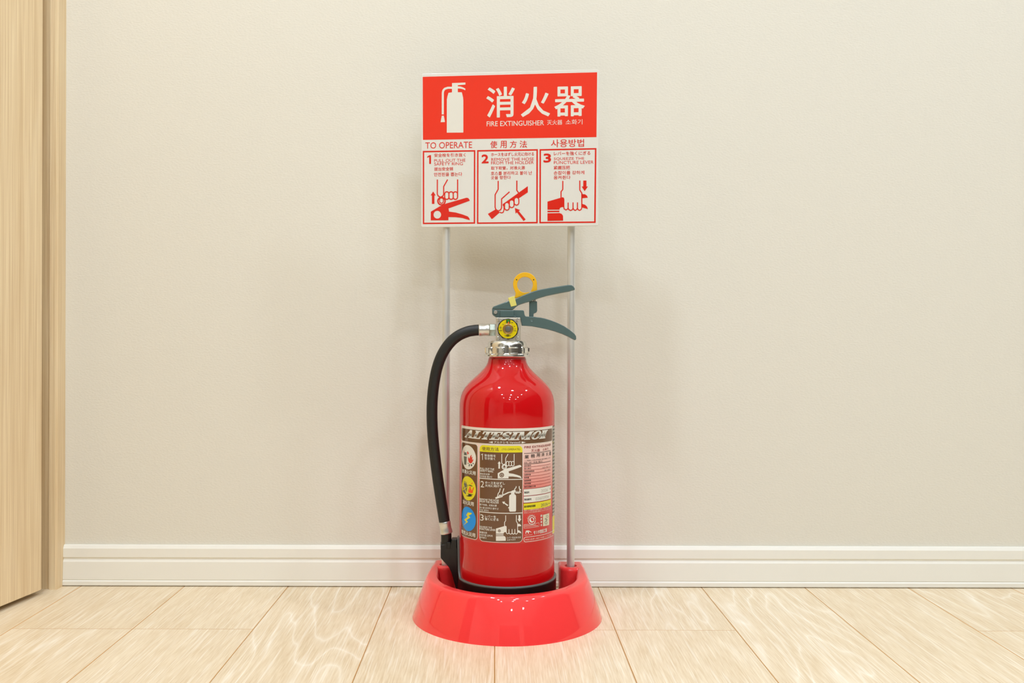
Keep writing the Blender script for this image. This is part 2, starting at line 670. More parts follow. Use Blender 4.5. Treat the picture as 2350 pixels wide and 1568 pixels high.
# added dark panels on unseen walls, giving the bottle its dark reflected bands
d2 = struct(boxes('reflected_panel_1', [(XL + 0.001, XL + 0.012, -1.05, -0.05, 0.0, 2.05)], 'dark_panel'), 'dark brown panel added on the left side wall for its reflection')
d3 = struct(boxes('reflected_panel_2', [(-1.0, 1.5, YF + 0.001, YF + 0.012, 0.0, 2.05)], 'dark_panel'), 'wide dark brown panel added on the opposite wall for its reflection')
d4 = struct(boxes('reflected_panel_3', [(2.1, 3.5, YF + 0.001, YF + 0.012, 0.0, 2.05)], 'dark_panel'), 'dark brown panel added on the opposite wall for its reflection')

# ceiling downlights: real recessed fixtures
LIGHTS = [(-0.55, 0.80), (-0.55, -0.7), (-0.55, -2.2),
          (0.45, 0.25), (0.45, -0.8), (0.45, -1.95), (0.45, -3.1),
          (1.65, 0.80), (1.65, -0.4), (1.65, -1.6), (1.65, -2.8)]
names_x = {-0.55: 'the open door row', 0.45: 'the middle row',
           1.65: 'the right row'}
ring_me = lens_me = None
lamp_d = bpy.data.lights.new('downlight_lamp', 'AREA')
lamp_d.shape = 'DISK'
lamp_d.size = 0.16
lamp_d.energy = LAMP_W
lamp_d.color = LAMP_COL
lamp_far = lamp_d.copy()
lamp_far.energy = LAMP_W_FAR
ordn = ['first', 'second', 'third', 'fourth', 'fifth']
cnt = {}
for lx, ly in LIGHTS:
    i = cnt.get(lx, 0)
    cnt[lx] = i + 1
    t = thing('ceiling_downlight', 'round ceiling downlight, %s from the wallpapered wall in %s' % (ordn[i], names_x[lx]),
              'ceiling light', (lx, ly, ZC), 'recessed ceiling downlights')
    if ring_me is None:
        r_ = lathe('trim_ring', [(0.082, -0.001), (0.100, -0.001), (0.100, -0.004), (0.084, -0.007), (0.082, -0.001)], 32,
                   'ceiling', t, cap=False)
        l_ = lathe('diffuser', [(0.0825, -0.0005), (0.0825, -0.0025)], 32, 'lamp', t)
        ring_me, lens_me = r_.data, l_.data
    else:
        link(bpy.data.objects.new('trim_ring', ring_me), t)
        link(bpy.data.objects.new('diffuser', lens_me), t)
    lo = bpy.data.objects.new('downlight_lamp', lamp_d if ly > 0.5 else lamp_far)
    link(lo, t)
    lo.location = (0, 0, -0.008)

# ================================================================== STAND (base, poles, signboard)
ST = (0.0185, 1.387, 0.0)
stand = thing('fire_extinguisher_stand',
              'red plastic floor stand with two metal poles carrying the red and white instruction sign',
              'stand', ST)
stand.rotation_euler = (0, 0, math.radians(-2.0))

# U-shaped base rim: one closed outline, point = (top x,y) and flare weight (1 outer skirt, 0 inner)
loop = []
RO, RI = 0.1210, 0.1035
outer = [(-0.1172, 0.085), (-0.1195, 0.045)]
for k in range(0, 49):
    a = math.radians(-90 + 180 * k / 48)
    outer.append((RO * math.sin(a), -RO * math.cos(a)))
outer += [(0.1195, 0.045), (0.1172, 0.085)]
px_, py_, pr_ = 0.098, 0.056, 0.0190
inner_r = [(px_ - pr_, 0.085)]
for k in range(0, 13):
    a = math.radians(180 + 118 * k / 12)
    inner_r.append((px_ + pr_ * math.cos(a), py_ + pr_ * math.sin(a)))
inner_r += [(0.1064, 0.033), (0.1052, 0.018)]
arc = [(RI * math.sin(math.radians(90 - 180 * k / 48)), -RI * math.cos(math.radians(90 - 180 * k / 48))) for k in range(49)]
inner_l = [(-x, y) for x, y in reversed(inner_r)]
loop = outer + inner_r + arc + inner_l
flare = [1.0] * len(outer) + [0.0] * (len(loop) - len(outer))
n = len(loop)


def offset_loop(pts, d):
    """push a counter-clockwise loop inwards by d"""
    out = []
    m_ = len(pts)
    for i in range(m_):
        a, b, c = Vector(pts[i - 1]), Vector(pts[i]), Vector(pts[(i + 1) % m_])
        e1, e2 = (b - a), (c - b)
        if e1.length < 1e-7:
            e1 = e2
        if e2.length < 1e-7:
            e2 = e1
        n1, n2 = Vector((-e1.y, e1.x)).normalized(), Vector((-e2.y, e2.x)).normalized()
        q = n1 + n2
        if q.length < 1e-4:
            q = n1
        q = q.normalized() * d / max(0.5, q.length / 2)
        out.append((b.x + q.x, b.y + q.y))
    return out


area = sum(loop[i - 1][0] * loop[i][1] - loop[i][0] * loop[i - 1][1] for i in range(n)) / 2
sgn = 1 if area > 0 else -1
H0 = 0.0605
foot = []
for (x, y), w in zip(loop, flare):
    if w > 0:
        r = math.hypot(x, min(y, 0))
        s = 0.1425 / RO
        foot.append((x * s, (y * s) if y < 0 else y + 0.022 * min(1, y / 0.085)))
    else:
        foot.append((x, y + (0.022 if y > 0.084 else 0)))
rings = []


def lerp_ring(t, inset, z):
    pts = [(f[0] + (l[0] - f[0]) * t, f[1] + (l[1] - f[1]) * t) for f, l in zip(foot, loop)]
    if inset:
        pts = offset_loop(pts, sgn * inset)
    return [(x, y, z) for x, y in pts]


zs = [(0.0, 0.0004, 0.0), (0.02, 0.0, 0.0012), (0.5, 0.0, 0.030), (0.92, 0.0, 0.0550), (0.97, 0.0006, 0.0578), (0.99, 0.0016, 0.0594),
      (1.0, 0.0030, 0.0603), (1.0, 0.0048, H0)]
V, F = [], []
for t, ins, z in zs:
    V += lerp_ring(t, ins, z)
for j in range(len(zs) - 1):
    for i in range(n):
        k = (i + 1) % n
        F.append((j * n + i, j * n + k, (j + 1) * n + k, (j + 1) * n + i))
topi = [(len(zs) - 1) * n + i for i in range(n)]
holes = []
for s in (-1, 1):
    st = len(V)
    for r_, z_ in ((0.0098, H0), (0.0090, H0 - 0.0012), (0.0086, H0 - 0.014), (0.0002, H0 - 0.014)):
        V += [(s * 0.098 + r_ * math.cos(2 * math.pi * i / 24), 0.0565 + r_ * math.sin(2 * math.pi * i / 24), z_) for i in range(24)]
    for j in range(3):
        F += [(st + j * 24 + i, st + j * 24 + (i + 1) % 24, st + (j + 1) * 24 + (i + 1) % 24, st + (j + 1) * 24 + i) for i in range(24)]
    holes.append([st + i for i in range(24)])
alli = topi + holes[0] + holes[1]
tri = tessellate_polygon([[Vector((V[i][0], V[i][1], 0)) for i in l] for l in (topi, *holes)])
F += [tuple(alli[i] for i in t) for t in tri]
boti = list(range(n))
tri = tessellate_polygon([[Vector((V[i][0], V[i][1], 0)) for i in boti]])
F += [tuple(boti[i] for i in t) for t in tri]
base = mk('base', V, F, 'red_plastic', stand, True, auto=50)
base['label'] = 'glossy red U-shaped plastic base'
# tray floor of the base
tr = [(0.1025 * math.sin(math.radians(a)), -0.1025 * math.cos(math.radians(a))) for a in range(-90, 91, 5)]
tr = tr + [(0.1015, 0.040), (0.080, 0.052), (0.080, 0.100), (-0.080, 0.100), (-0.080, 0.052), (-0.1015, 0.040)]
m_ = len(tr)
V = [(x, y, 0.0115) for x, y in tr] + [(x, y, 0.003) for x, y in tr]
F = [tuple(range(m_)), tuple(range(m_, 2 * m_))] + [(i, (i + 1) % m_, m_ + (i + 1) % m_, m_ + i) for i in range(m_)]
mk('tray_floor', V, F, 'red_plastic', stand)

for s in (-1, 1):
    lathe('pole', [(0.0061, 0.03), (0.0061, 0.796)], 40, 'alu', stand, center=(s * 0.098, 0.0565))

# signboard
SW, SH, SZ = 0.2763, 0.2408, 0.7094
sign = mk('signboard', *((lambda p: ([(x, 0.0, z) for x, z in p] + [(x, 0.0028, z) for x, z in p],
                                    [tuple(range(len(p))), tuple(range(len(p), 2 * len(p)))]
                                    + [(i, (i + 1) % len(p), len(p) + (i + 1) % len(p), len(p) + i) for i in range(len(p))]))
                          (rrect(-SW / 2, SW / 2, -SH / 2, SH / 2, 0.0032))), 'sign_white', stand)
bevel(sign, 0.0009, 2)
sign['label'] = 'white plastic instruction sign printed in red'
sign.location = (0.0007, 0.0410, SZ)
sign.rotation_euler = (0, 0, math.radians(-3.4))
for s in (-1, 1):
    for dz in (-0.085, 0.07):
        y0 = 0.0410 + 0.0028 - math.sin(math.radians(3.4)) * s * 0.098
        boxes('sign_clip', [(s * 0.098 - 0.010, s * 0.098 + 0.010, y0 + 0.0004, 0.0640, SZ + dz - 0.008, SZ + dz + 0.008)], 'black_plastic', stand)


def sp(px, py):
    """measured drawing point on the sign -> metres on the sign face (takes out the slight skew of the measurement)"""
    t = (px - 964.0) / 407.3
    u = t / (1.019 - t * 0.019)
    top = 169.7 - 11.3 * t
    bot = 522.5 - 4.3 * t
    return ((u - 0.5) * SW, (0.5 - (py - top) / (bot - top)) * SH)


c1 = lambda x, y: sp(950 + x / 5.341, 150 + y / 5.341)
c2 = lambda x, y: sp(950 + x / 5.341, 310 + y / 5.341)
c3 = lambda x, y: sp(960 + x / 8.393, 400 + y / 8.393)
c4 = lambda x, y: sp(1200 + x / 12.063, 400 + y / 12.063)


# ---- pictograms shared by sign and label (drawn in their own units)
def picto_pull(A, paper, tf=lambda p: p, ink='sign_ink', lay=2, gauge=False):
    A.pen('pictogram', ink, lay)
    tfd = lambda p: tf(p)
    A.poly([(228, 725), (400, 625), (530, 568), (930, 455), (965, 460), (990, 490), (998, 512), (580, 662), (590, 722), (720, 740),
            (850, 775), (960, 815), (990, 850), (998, 888), (850, 845), (720, 830), (578, 828), (578, 890), (228, 892)],
           [circ(358, 783, 75, n=24)], tf=tfd)
    A.poly(circ(440, 520, 86, n=28), [circ(440, 522, 58, n=28)], tf=tfd)
    A.stroke([(357, 105), (357, 385), (372, 420), (420, 446), (466, 424), (483, 390), (483, 240), (560, 105)], 22, tf=tfd)
    A.stroke([(757, 102), (757, 440)], 22, tf=tfd)
    for cx in (545, 630, 714):
        A.stroke(capsule(cx, 340, 487, 42), 22, True, tf=tfd)
    A.stroke(capsule(440, 460, 562, 38), 18, True, tf=tfd)
    A.poly([(275, 335), (325, 412), (300, 412), (300, 575), (250, 575), (250, 412), (225, 412)], tf=tfd)
    if gauge:
        A.stroke(circ(358, 783, 40, n=20, a0=-60, a1=240), 12, tf=tfd)
        A.stroke([(358, 740), (358, 775)], 12, tf=tfd)


def picto_grip(A, tf=lambda p: p, ink='sign_ink', lay=2, gauge=False):
    A.pen('pictogram', ink, lay)
    A.stroke([(1102, 180), (1102, 415), (1055, 480), (1055, 660)], 30, tf=tf)
    A.stroke([(1560, 170), (1560, 430), (1615, 520), (1615, 920)], 30, tf=tf)
    blk = [(688, 755), (1040, 650), (1100, 632), (1132, 650), (1145, 690), (1145, 905), (1115, 908), (1065, 910), (1030, 930), (1012, 978), (688, 980)]
    A.poly(blk, [circ(835, 855, 62, n=24)] if gauge else [], tf=tf)
    A.poly([(688, 1010), (1012, 1005), (1012, 1045), (688, 1050)], tf=tf)
    A.poly([(688, 1080), (1015, 1072), (1075, 1095), (1110, 1150), (1112, 1282), (688, 1290)], tf=tf)
    A.stroke([(1130, 900), (1140, 955), (1185, 985), (1230, 965), (1247, 930), (1247, 780)], 28, tf=tf)
    A.stroke([(1247, 930), (1265, 975), (1315, 1000), (1365, 975), (1380, 930), (1380, 775)], 28, tf=tf)
    A.stroke([(1380, 930), (1400, 975), (1440, 1000), (1480, 970), (1498, 930), (1498, 775)], 28, tf=tf)
    A.stroke([(1498, 930), (1515, 975), (1557, 998), (1600, 970), (1615, 915)], 28, tf=tf)
    A.poly([(1620, 545), (1700, 550), (1755, 590), (1775, 645), (1625, 660)], tf=tf)
    A.poly([(1620, 815), (1700, 840), (1755, 890), (1780, 960), (1620, 915)], tf=tf)
    A.poly([(1652, 170), (1738, 170), (1738, 335), (1778, 335), (1692, 465), (1610, 335), (1652, 335)], tf=tf)
    if gauge:
        A.stroke(circ(835, 855, 34, n=20, a0=-60, a1=240), 12, tf=tf)
        A.stroke([(835, 818), (835, 850)], 12, tf=tf)


# ---- sign artwork
A1 = Art(c1)
A1.pen('header_field', 'sign_red', 1).poly([(92, 145), (2228, 82), (2222, 877), (97, 917)])
A1.pen('header_pictogram', 'print_white', 2)
A1.poly([(398, 828), (398, 420), (405, 385), (418, 340), (462, 333), (462, 220), (630, 213), (630, 238), (535, 246), (535, 260),
         (570, 262), (605, 275), (630, 288), (628, 308), (600, 295), (570, 288), (535, 286), (535, 332), (585, 332), (600, 390),
         (604, 430), (605, 826)])
A1.stroke([(466, 278), (410, 278), (372, 290), (353, 312), (347, 340), (347, 605)], 26)
A1.poly([(335, 620), (360, 620), (375, 698), (320, 700)])
A1.pen('header_lettering', 'print_white', 2)
for s_, bx in (('消', (890, 264, 1240, 640)), ('火', (1315, 262, 1668, 630)), ('器', (1720, 256, 2082, 624))):
    A1.text(s_, *bx, bold=0.0135)
A1.text('FIRE EXTINGUISHER', 895, 680, 1595, 742, 0.006)
A1.text('灭火器', 1632, 668, 1815, 728)
A1.text('소화기', 1855, 661, 2055, 724)
A1.pen('title_lettering', 'sign_ink', 2)
A1.text('TO OPERATE', 128, 942, 715, 1020)
for s_, x0, x1, yy in (('使', 940, 1025, 972), ('用', 1062, 1142, 970), ('方', 1180, 1265, 968), ('法', 1300, 1390, 966)):
    A1.text(s_, x0, yy - 44, x1, yy + 44, 0.008)
A1.text('사용방법', 1680, 904, 2075, 1000, 0.004)
SIGN_PLACE = lambda u, v, h: (u, -h, v)
A1.emit(SIGN_PLACE, sign, base=0.00004, step=0.00007)

A2 = Art(c2)
A2.pen('step_frame', 'sign_ink', 1)
for q in (((95, 198), (755, 186), (755, 1088), (98, 1095)), ((777, 186), (1522, 172), (1522, 1082), (777, 1090)),
          ((1542, 172), (2222, 157), (2215, 1075), (1542, 1082))):
    d = 18
    (xa, ya), (xb, yb), (xc, yc), (xd, yd) = q
    A2.poly(q, [[(xa + d, ya + d), (xb - d, yb + d), (xc - d, yc - d), (xd + d, yd - d)]])
A2.pen('step_lettering', 'sign_ink', 2)
for s_, x0, y0, x1, y1, b_ in (
        ('1', 152, 250, 200, 357, 0.045), ('安全栓を引き抜く', 240, 225, 635, 270, 0.012), ('PULL OUT THE', 240, 294, 632, 331, 0.0),
        ('SAFETY RING', 240, 337, 600, 374, 0.0), ('拔出安全销', 240, 395, 478, 440, 0.012), ('안전핀을 뽑는다', 238, 460, 592, 507, 0.012),
        ('2', 832, 238, 920, 348, 0.045), ('ホースをはずし火元に向ける', 950, 212, 1475, 258, 0.012), ('REMOVE THE HOSE', 952, 278, 1475, 315, 0.0),
        ('FROM THE HOLDER', 950, 321, 1473, 358, 0.0), ('取下软管，对准火源', 950, 382, 1365, 426, 0.012),
        ('호스를 분리하고 불이 난', 948, 444, 1452, 490, 0.012), ('곳을 향한다', 948, 500, 1193, 543, 0.012),
        ('3', 1590, 225, 1682, 337, 0.045), ('レバーを強くにぎる', 1715, 198, 2150, 246, 0.012), ('SQUEEZE THE', 1715, 271, 2077, 308, 0.0),
        ('PUNCTURE LEVER', 1715, 314, 2188, 352, 0.0), ('紧握压把', 1713, 375, 1908, 420, 0.012), ('손잡이를 강하게', 1713, 437, 2080, 483, 0.012),
        ('움켜쥔다', 1713, 496, 1915, 541, 0.012)):
    A2.text(s_, x0, y0, x1, y1, b_)
A2.emit(SIGN_PLACE, sign, base=0.00004, step=0.00007)

A3 = Art(c3)
picto_pull(A3, 'sign_white')
A3.pen('pictogram', 'sign_ink', 2)
A3.stroke([(1548, 128), (1548, 290), (1490, 395), (1490, 640), (1505, 680), (1550, 708), (1598, 684), (1615, 645), (1615, 475), (1768, 338)], 22)
A3.stroke([(1908, 122), (1908, 310), (1942, 358)], 22)
A3.poly([(1632, 580), (2118, 228), (2118, 348), (1950, 462), (1690, 640), (1660, 620)])
A3.poly([(1350, 765), (1495, 680), (1520, 705), (1560, 716), (1582, 735), (1440, 860), (1420, 858)])
A3.stroke([(1640, 592), (1662, 615), (1662, 690), (1645, 735), (1612, 746), (1580, 728)], 20)
A3.poly([(1870, 650), (1972, 690), (1945, 708), (2078, 870), (2038, 900), (1912, 735), (1885, 757)])
A3.pen('pictogram_white', 'sign_white', 3)
for cx, ya, yb in ((1718, 545, 692), (1810, 495, 642), (1902, 448, 594)):
    A3.poly(capsule(cx, ya, yb, 44))
A3.pen('pictogram_fingers', 'sign_ink', 4)
for cx, ya, yb in ((1718, 545, 692), (1810, 495, 642), (1902, 448, 594)):
    A3.stroke(capsule(cx, ya, yb, 44), 20, True)
A3.emit(SIGN_PLACE, sign, base=0.00004, step=0.00007)
A4 = Art(c4)
picto_grip(A4)
A4.emit(SIGN_PLACE, sign, base=0.00004, step=0.00007)

# ================================================================== EXTINGUISHER
EX = (0.0177, 1.387, 0.0120)
ext = thing('fire_extinguisher',
            'red fire extinguisher with black hose, yellow ring and brown label standing in red base',
            'fire extinguisher', EX)
OFF = (0, 0, EX[2])         # parts below are written with heights above the floor, x and y from the bottle axis
R = 0.0717
PXM = 0.0006564


def E(cx, cy):
    """measured drawing units of the valve group -> x, z metres"""
    return ((1080 + cx / 7.127 - 1164) * PXM, CAM_H - (610 + cy / 7.127 - 763) * PXM)


def P(px, py):
    return ((px - 1164) * PXM, CAM_H - (py - 763) * PXM)


prof = [(0.0, 0.0125), (0.062, 0.0125), (0.0685, 0.0150), (R - 0.0004, 0.0200), (R, 0.025), (R, 0.10), (R, 0.20), (R, 0.300), (R, 0.3128),
        (0.0714, 0.3190), (0.0706, 0.3246), (0.0693, 0.3305), (0.0672, 0.3360), (0.0636, 0.3422), (0.0589, 0.3480), (0.0528, 0.3540),
        (0.0462, 0.3597), (0.0399, 0.3655), (0.0348, 0.3710), (0.0316, 0.3752), (0.0296, 0.3795), (0.0286, 0.3840), (0.0283, 0.3860),
        (0.0275, 0.3866), (0.0275, 0.3882), (0.0283, 0.3888), (0.0280, 0.3912), (0.0272, 0.400), (0.0, 0.400)]
segs = 256
V, F = [], []
body = lathe('cylinder_body', prof[1:-1], segs, 'red_enamel', ext, OFF, auto=60)
body['label'] = 'glossy deep red bottle with sloping shoulders'

# collar nut: castellated, polished
ns, z_top, z_bot = 192, P(0, 784)[1], P(0, 818)[1]
rows = [(0.0180, z_top + 0.0010, 0), (0.0262, z_top + 0.0010, 0), (0.0284, z_top - 0.0012, 0), (0.0297, z_top - 0.0040, 0), (0.0299, z_top - 0.0076, 0),
        (0.0299, z_top - 0.0088, .5), (0.0299, z_top - 0.0096, 1), (0.0300, z_top - 0.0165, 1), (0.0302, z_top - 0.0180, .55), (0.0310, z_top - 0.0188, 0.3),
        (0.0344, z_bot + 0.0026, 0), (0.0347, z_bot + 0.0008, 0), (0.0342, z_bot, 0), (0.0250, z_bot, 0)]
V, F = [], []
for r, z, w in rows:
    for i in range(ns):
        a = 2 * math.pi * i / ns
        ph = (a * 9 / (2 * math.pi) + 0.30) % 1.0
        e = 0.06
        t = min(1, max(0, (0.30 - abs(ph - 0.5)) / e + 0.5))
        V.append(((r + 0.0036 * w * t) * math.cos(a), (r + 0.0036 * w * t) * math.sin(a), z))
for j in range(len(rows) - 1):
    for i in range(ns):
        k = (i + 1) % ns
        F.append((j * ns + i, j * ns + k, (j + 1) * ns + k, (j + 1) * ns + i))
F.append(tuple(range(ns)))
mk('collar_nut', V, F, 'chrome', ext, True, OFF, auto=38)['label'] = 'polished metal collar nut'

# valve block with gauge
(xa, za), (xb, zb) = E(415, 850), E(812, 1245)
vb = prism('valve_body', [(xa, za), (xa, zb), (xb, zb), (xb, za)], -0.0185, 0.0185, 'cast', ext, 0.0014, OFF)
(xs, zs_) = E(600, 1237)
boxes_o = mk('slot', *box_vf(xs - 0.010, xs + 0.009, -0.0190, -0.0170, zs_ - 0.0006, zs_ + 0.0006), 'black', vb, off=OFF)
for cx, cy in ((460, 882), (760, 882), (455, 1184), (760, 1184)):
    x, z = E(cx, cy)
    bl = disc_y('bolt', x, z, [(0.0028, -0.0180), (0.0028, -0.0200), (0.0020, -0.0208)], 18, 'steel', vb, OFF)
gx, gz = E(608, 1035)
gauge = disc_y('pressure_gauge', gx, gz, [(0.0154, -0.0180), (0.0154, -0.0215), (0.0146, -0.0222), (0.0142, -0.0214)], 120, 'black', ext, OFF,
               scallop=12, amp=0.022)
gauge['label'] = 'round yellow pressure gauge'
disc_y('gauge_bezel', gx, gz, [(0.0160, -0.0181), (0.0157, -0.0205)], 96, 'steel', gauge, OFF)
disc_y('gauge_face', gx, gz, [(0.0141, -0.0214), (0.0141, -0.0218)], 64, 'gauge_yellow', gauge, OFF)
disc_y('gauge_boss', gx, gz, [(0.0078, -0.0216), (0.0078, -0.0226), (0.0070, -0.0232), (0.0050, -0.0228)], 48, 'brass', gauge, OFF)
disc_y('gauge_center', gx, gz, [(0.0043, -0.0226), (0.0043, -0.0236), (0.0036, -0.0240)], 32, M['grey_edge'], gauge, OFF)
GA = Art(lambda x, y: ((x - 795) * 0.0000286, -(y - 790) * 0.0000286))
GA.pen('gauge_zone', 'print_green', 1)
GA.poly([(720, 310), (890, 310), (875, 540), (735, 540)])
GA.pen('gauge_lettering', 'black', 2)
GA.poly([(695, 330), (735, 325), (752, 530), (725, 530)])
GA.poly([(875, 325), (915, 330), (890, 530), (862, 530)])
GA.text('7', 640, 430, 680, 490, 0.02)
GA.text('9.8', 930, 430, 1050, 490, 0.02)
GA.text('MPa', 1100, 860, 1250, 915, 0.01)
GA.text('×10⁻¹', 1095, 765, 1250, 815)
for xx in (345, 400, 455):
    GA.stroke([(xx, 845), (xx + 30, 845), (xx + 30, 900), (xx, 900)], 9, True)
GA.stroke(circ(410, 725, 50, n=20), 10, True)
GA.poly(circ(410, 725, 20, n=10))
GA.poly(circ(535, 555, 22, n=12))
GA.poly(circ(1135, 660, 22, n=12))
for x in (650, 915):
    GA.poly(circ(x, 1140, 22, n=10))
GA.stroke(circ(785, 1140, 75, 38, n=20), 18, True)
GA.stroke([(725, 1150), (765, 1120), (785, 1160), (815, 1120), (850, 1150)], 16)
GA.pen('gauge_needle', 'print_orange', 3)
GA.poly([(760, 540), (818, 375), (868, 520), (860, 545)])
GA.emit(lambda u, v, h: (gx + u, -0.0218 - h, gz + v), gauge, off=OFF, base=0.00005, step=0.00012)

# carrying handle (fixed) and squeeze lever
hb = [E(*p) for p in ((350, 700), (352, 795), (370, 815), (415, 846), (812, 850), (835, 982), (905, 985), (1000, 992), (1130, 1016), (1260, 1042),
                      (1380, 1076), (1500, 1118), (1600, 1163), (1660, 1196), (1702, 1218), (1720, 1196), (1716, 1150), (1692, 1112), (1600, 1036),
                      (1520, 985), (1450, 950), (1380, 920), (1300, 890), (1220, 866), (1150, 850), (1040, 835), (905, 830), (884, 815), (876, 790),
                      (870, 742), (855, 731), (690, 728), (480, 726), (380, 722))]
handle = prism('carrying_handle', hb, -0.0105, 0.0105, 'lever', ext, 0.0016, OFF, 3)
handle['label'] = 'grey-green fixed carrying handle'
(x0, z0), (x1, z1) = E(480, 735), E(745, 845)
prism('stiffening_rib', [(x0, z0), (x0, z1), (x1 + 0.002, z1), (x1 - 0.003, z1 + 0.0022), (x1 - 0.004, z0)], -0.0125, -0.0100, 'lever', handle, 0.0012, OFF)
x, z = E(410, 765)
disc_y('pivot_rivet', x, z, [(0.0030, -0.0100), (0.0030, -0.0118), (0.0022, -0.0128)], 20, 'steel', handle, OFF)
x, z = E(997, 890)
disc_y('handle_rivet', x, z, [(0.0026, -0.0100), (0.0026, -0.0110), (0.0016, -0.0106)], 18, 'lever', handle, OFF)
lv = [E(*p) for p in ((352, 690), (372, 672), (500, 622), (615, 578), (730, 545), (830, 497), (915, 460), (1000, 428), (1080, 404), (1140, 390),
                      (1280, 364), (1430, 340), (1590, 314), (1640, 317), (1672, 335), (1692, 368), (1700, 396), (1600, 425), (1480, 446), (1380, 466),
                      (1240, 496), (1120, 532), (1040, 560), (960, 590), (890, 610), (830, 628), (780, 648), (735, 680), (688, 724), (366, 718))]
lever = prism('squeeze_lever', lv, -0.0095, 0.0095, 'lever', ext, 0.0018, OFF, 3)
lever['label'] = 'grey-green squeeze lever'
pp = [E(*p) for p in ((957, 575), (1085, 583), (1088, 735), (1075, 765), (1050, 778), (1030, 782), (1026, 836), (956, 836))]
prism('lever_stop', pp, -0.0040, 0.0040, 'lever', ext, 0.0008, OFF)
for cx in (1030, 1056):
    (x, za), (_, zb) = E(cx, 520), E(cx, 590)
    tube('stop_pin', [(x, 0, za), (x, 0, zb)], 0.0010, 10, 'steel', ext, OFF)
# safety ring
ri = [(965, 440), (930, 436), (905, 439)]
for a in range(85, 345, 10):
    pass
inner = [(888 + 128 * math.cos(math.radians(a)), 312 + 128 * math.sin(math.radians(a))) for a in range(85, 391, 10)]
outer_r = [(888 + 196 * math.cos(math.radians(a)), 300 + 192 * math.sin(math.radians(a))) for a in range(0, -181, -10)]
ringp = [(962, 448), (960, 432)] + inner + [(990, 402), (985, 440), (1086, 410)] + outer_r + [(700, 366), (722, 415), (734, 450), (726, 490), (716, 520), (730, 534), (835, 500)]
ringo = prism('safety_ring', [E(*p) for p in ringp], -0.0026, 0.0026, 'yellow', ext, 0.0009, OFF)
ringo['label'] = 'yellow plastic safety pull ring'
for cx in (750, 1028):
    x, z = E(cx, 230)
    disc_y('ring_mark', x, z, [(0.0009, -0.0024), (0.0009, -0.0028)], 10, 'black', ringo, OFF)
tp = [E(*p) for p in ((610, 530), (712, 498), (752, 652), (658, 676))]
tape = prism('seal_tape', tp, -0.0101, 0.0101, 'tape', ext, 0.0006, OFF)
tape['label'] = 'pale yellow seal tape round the lever'

# hose with fittings
x0, zc = P(1137.5, 757.6)
x1 = P(1124, 0)[0]
hexv = [((x0, x1)[i // 6], 0.0102 * math.sin(math.radians(60 * (i % 6) + 30)), zc + 0.0102 * math.cos(math.radians(60 * (i % 6) + 30))) for i in range(12)]
hx = mk('hose_coupling', hexv, [tuple(range(6)), tuple(range(6, 12))] + [(i, (i + 1) % 6, 6 + (i + 1) % 6, 6 + i) for i in range(6)], 'hex', ext, off=OFF)
bevel(hx, 0.0006)
hose_px = [(1106, 757.6), (1098, 757.8), (1086, 759), (1072, 762), (1052, 771), (1033, 787), (1016, 812), (1004, 843), (996.5, 880), (992.5, 920), (992, 960),
           (994, 1000), (998.5, 1045), (1005, 1095), (1013, 1148), (1021.5, 1200), (1023, 1210)]
hp = [(P(a, b)[0], 0.0, P(a, b)[1]) for a, b in hose_px]
hose = tube('hose', catmull(hp, 8), 0.0081, 72, 'rubber', ext, OFF, ribs=24, rib_amp=0.020, auto=180)
hose['label'] = 'black ribbed rubber hose curving down the side'


def ferrule(name, pa, pb):
    a, b = Vector((P(*pa)[0], 0, P(*pa)[1])), Vector((P(*pb)[0], 0, P(*pb)[1]))
    ts = [0, 0.06, 0.22, 0.30, 0.62, 0.70, 0.94, 1.0]
    rr = [0.0086, 0.0091, 0.0091, 0.0087, 0.0087, 0.0092, 0.0093, 0.0088]
    return tube(name, [a.lerp(b, t) for t in ts], rr, 40, 'steel', hose, OFF, auto=25)


ferrule('ferrule', (1124, 757.6), (1099, 757.8))
ferrule('ferrule', (1021, 1197), (1026, 1224.5))
# rubber foot boot with hose holder arm
nb = 144
V, F = [], []
RB = R + 0.0028


def boot_top(a):
    """height of the boot rim; rises to the left where the holder arm stands"""
    d = abs((math.degrees(a) - 180 + 180) % 360 - 180)
    if d > 21:
        return 0.0610
    if d < 9:
        return 0.1160
    t = (21 - d) / 12
    return 0.0610 + 0.055 * t ** 2.6


prow = [lambda h: (R - 0.006, 0.0122), lambda h: (RB - 0.0055, 0.0124), lambda h: (RB - 0.003, 0.0150), lambda h: (RB - 0.0003, 0.030), lambda h: (RB, h - 0.0035),
        lambda h: (RB - 0.0004, h - 0.0006), lambda h: (RB - 0.0014, h), lambda h: (R + 0.0002, h)]
for fn in prow:
    for i in range(nb):
        a = 2 * math.pi * i / nb
        r, z = fn(boot_top(a))
        V.append((r * math.cos(a), r * math.sin(a), z))
for j in range(len(prow) - 1):
    for i in range(nb):
        k = (i + 1) % nb
        F.append((j * nb + i, j * nb + k, (j + 1) * nb + k, (j + 1) * nb + i))
boot = mk('foot_boot', V, F, 'black_plastic', ext, True, OFF, auto=60)
boot['label'] = 'black plastic foot boot with a raised hose holder'
V, F = [], []
for i in range(nb):
    a = 2 * math.pi * i / nb
    h = boot_top(a)
    for r, z in ((RB + 0.0002, h - 0.0018), (RB + 0.0003, h - 0.0002), (RB - 0.0008, h + 0.0007), (R + 0.0001, h + 0.0004)):
        V.append((r * math.cos(a), r * math.sin(a), z))
for i in range(nb):
    k = (i + 1) % nb
    for q in range(3):
        F.append((i * 4 + q, k * 4 + q, k * 4 + q + 1, i * 4 + q + 1))
mk('boot_edge_glint', V, F, 'grey_edge', boot, True, OFF, auto=70)  # light caught by the glossy boot edge, painted as a grey strip


def H(cx, cy):
    return P(990 + cx / 7.84, 1180 + cy / 7.84)


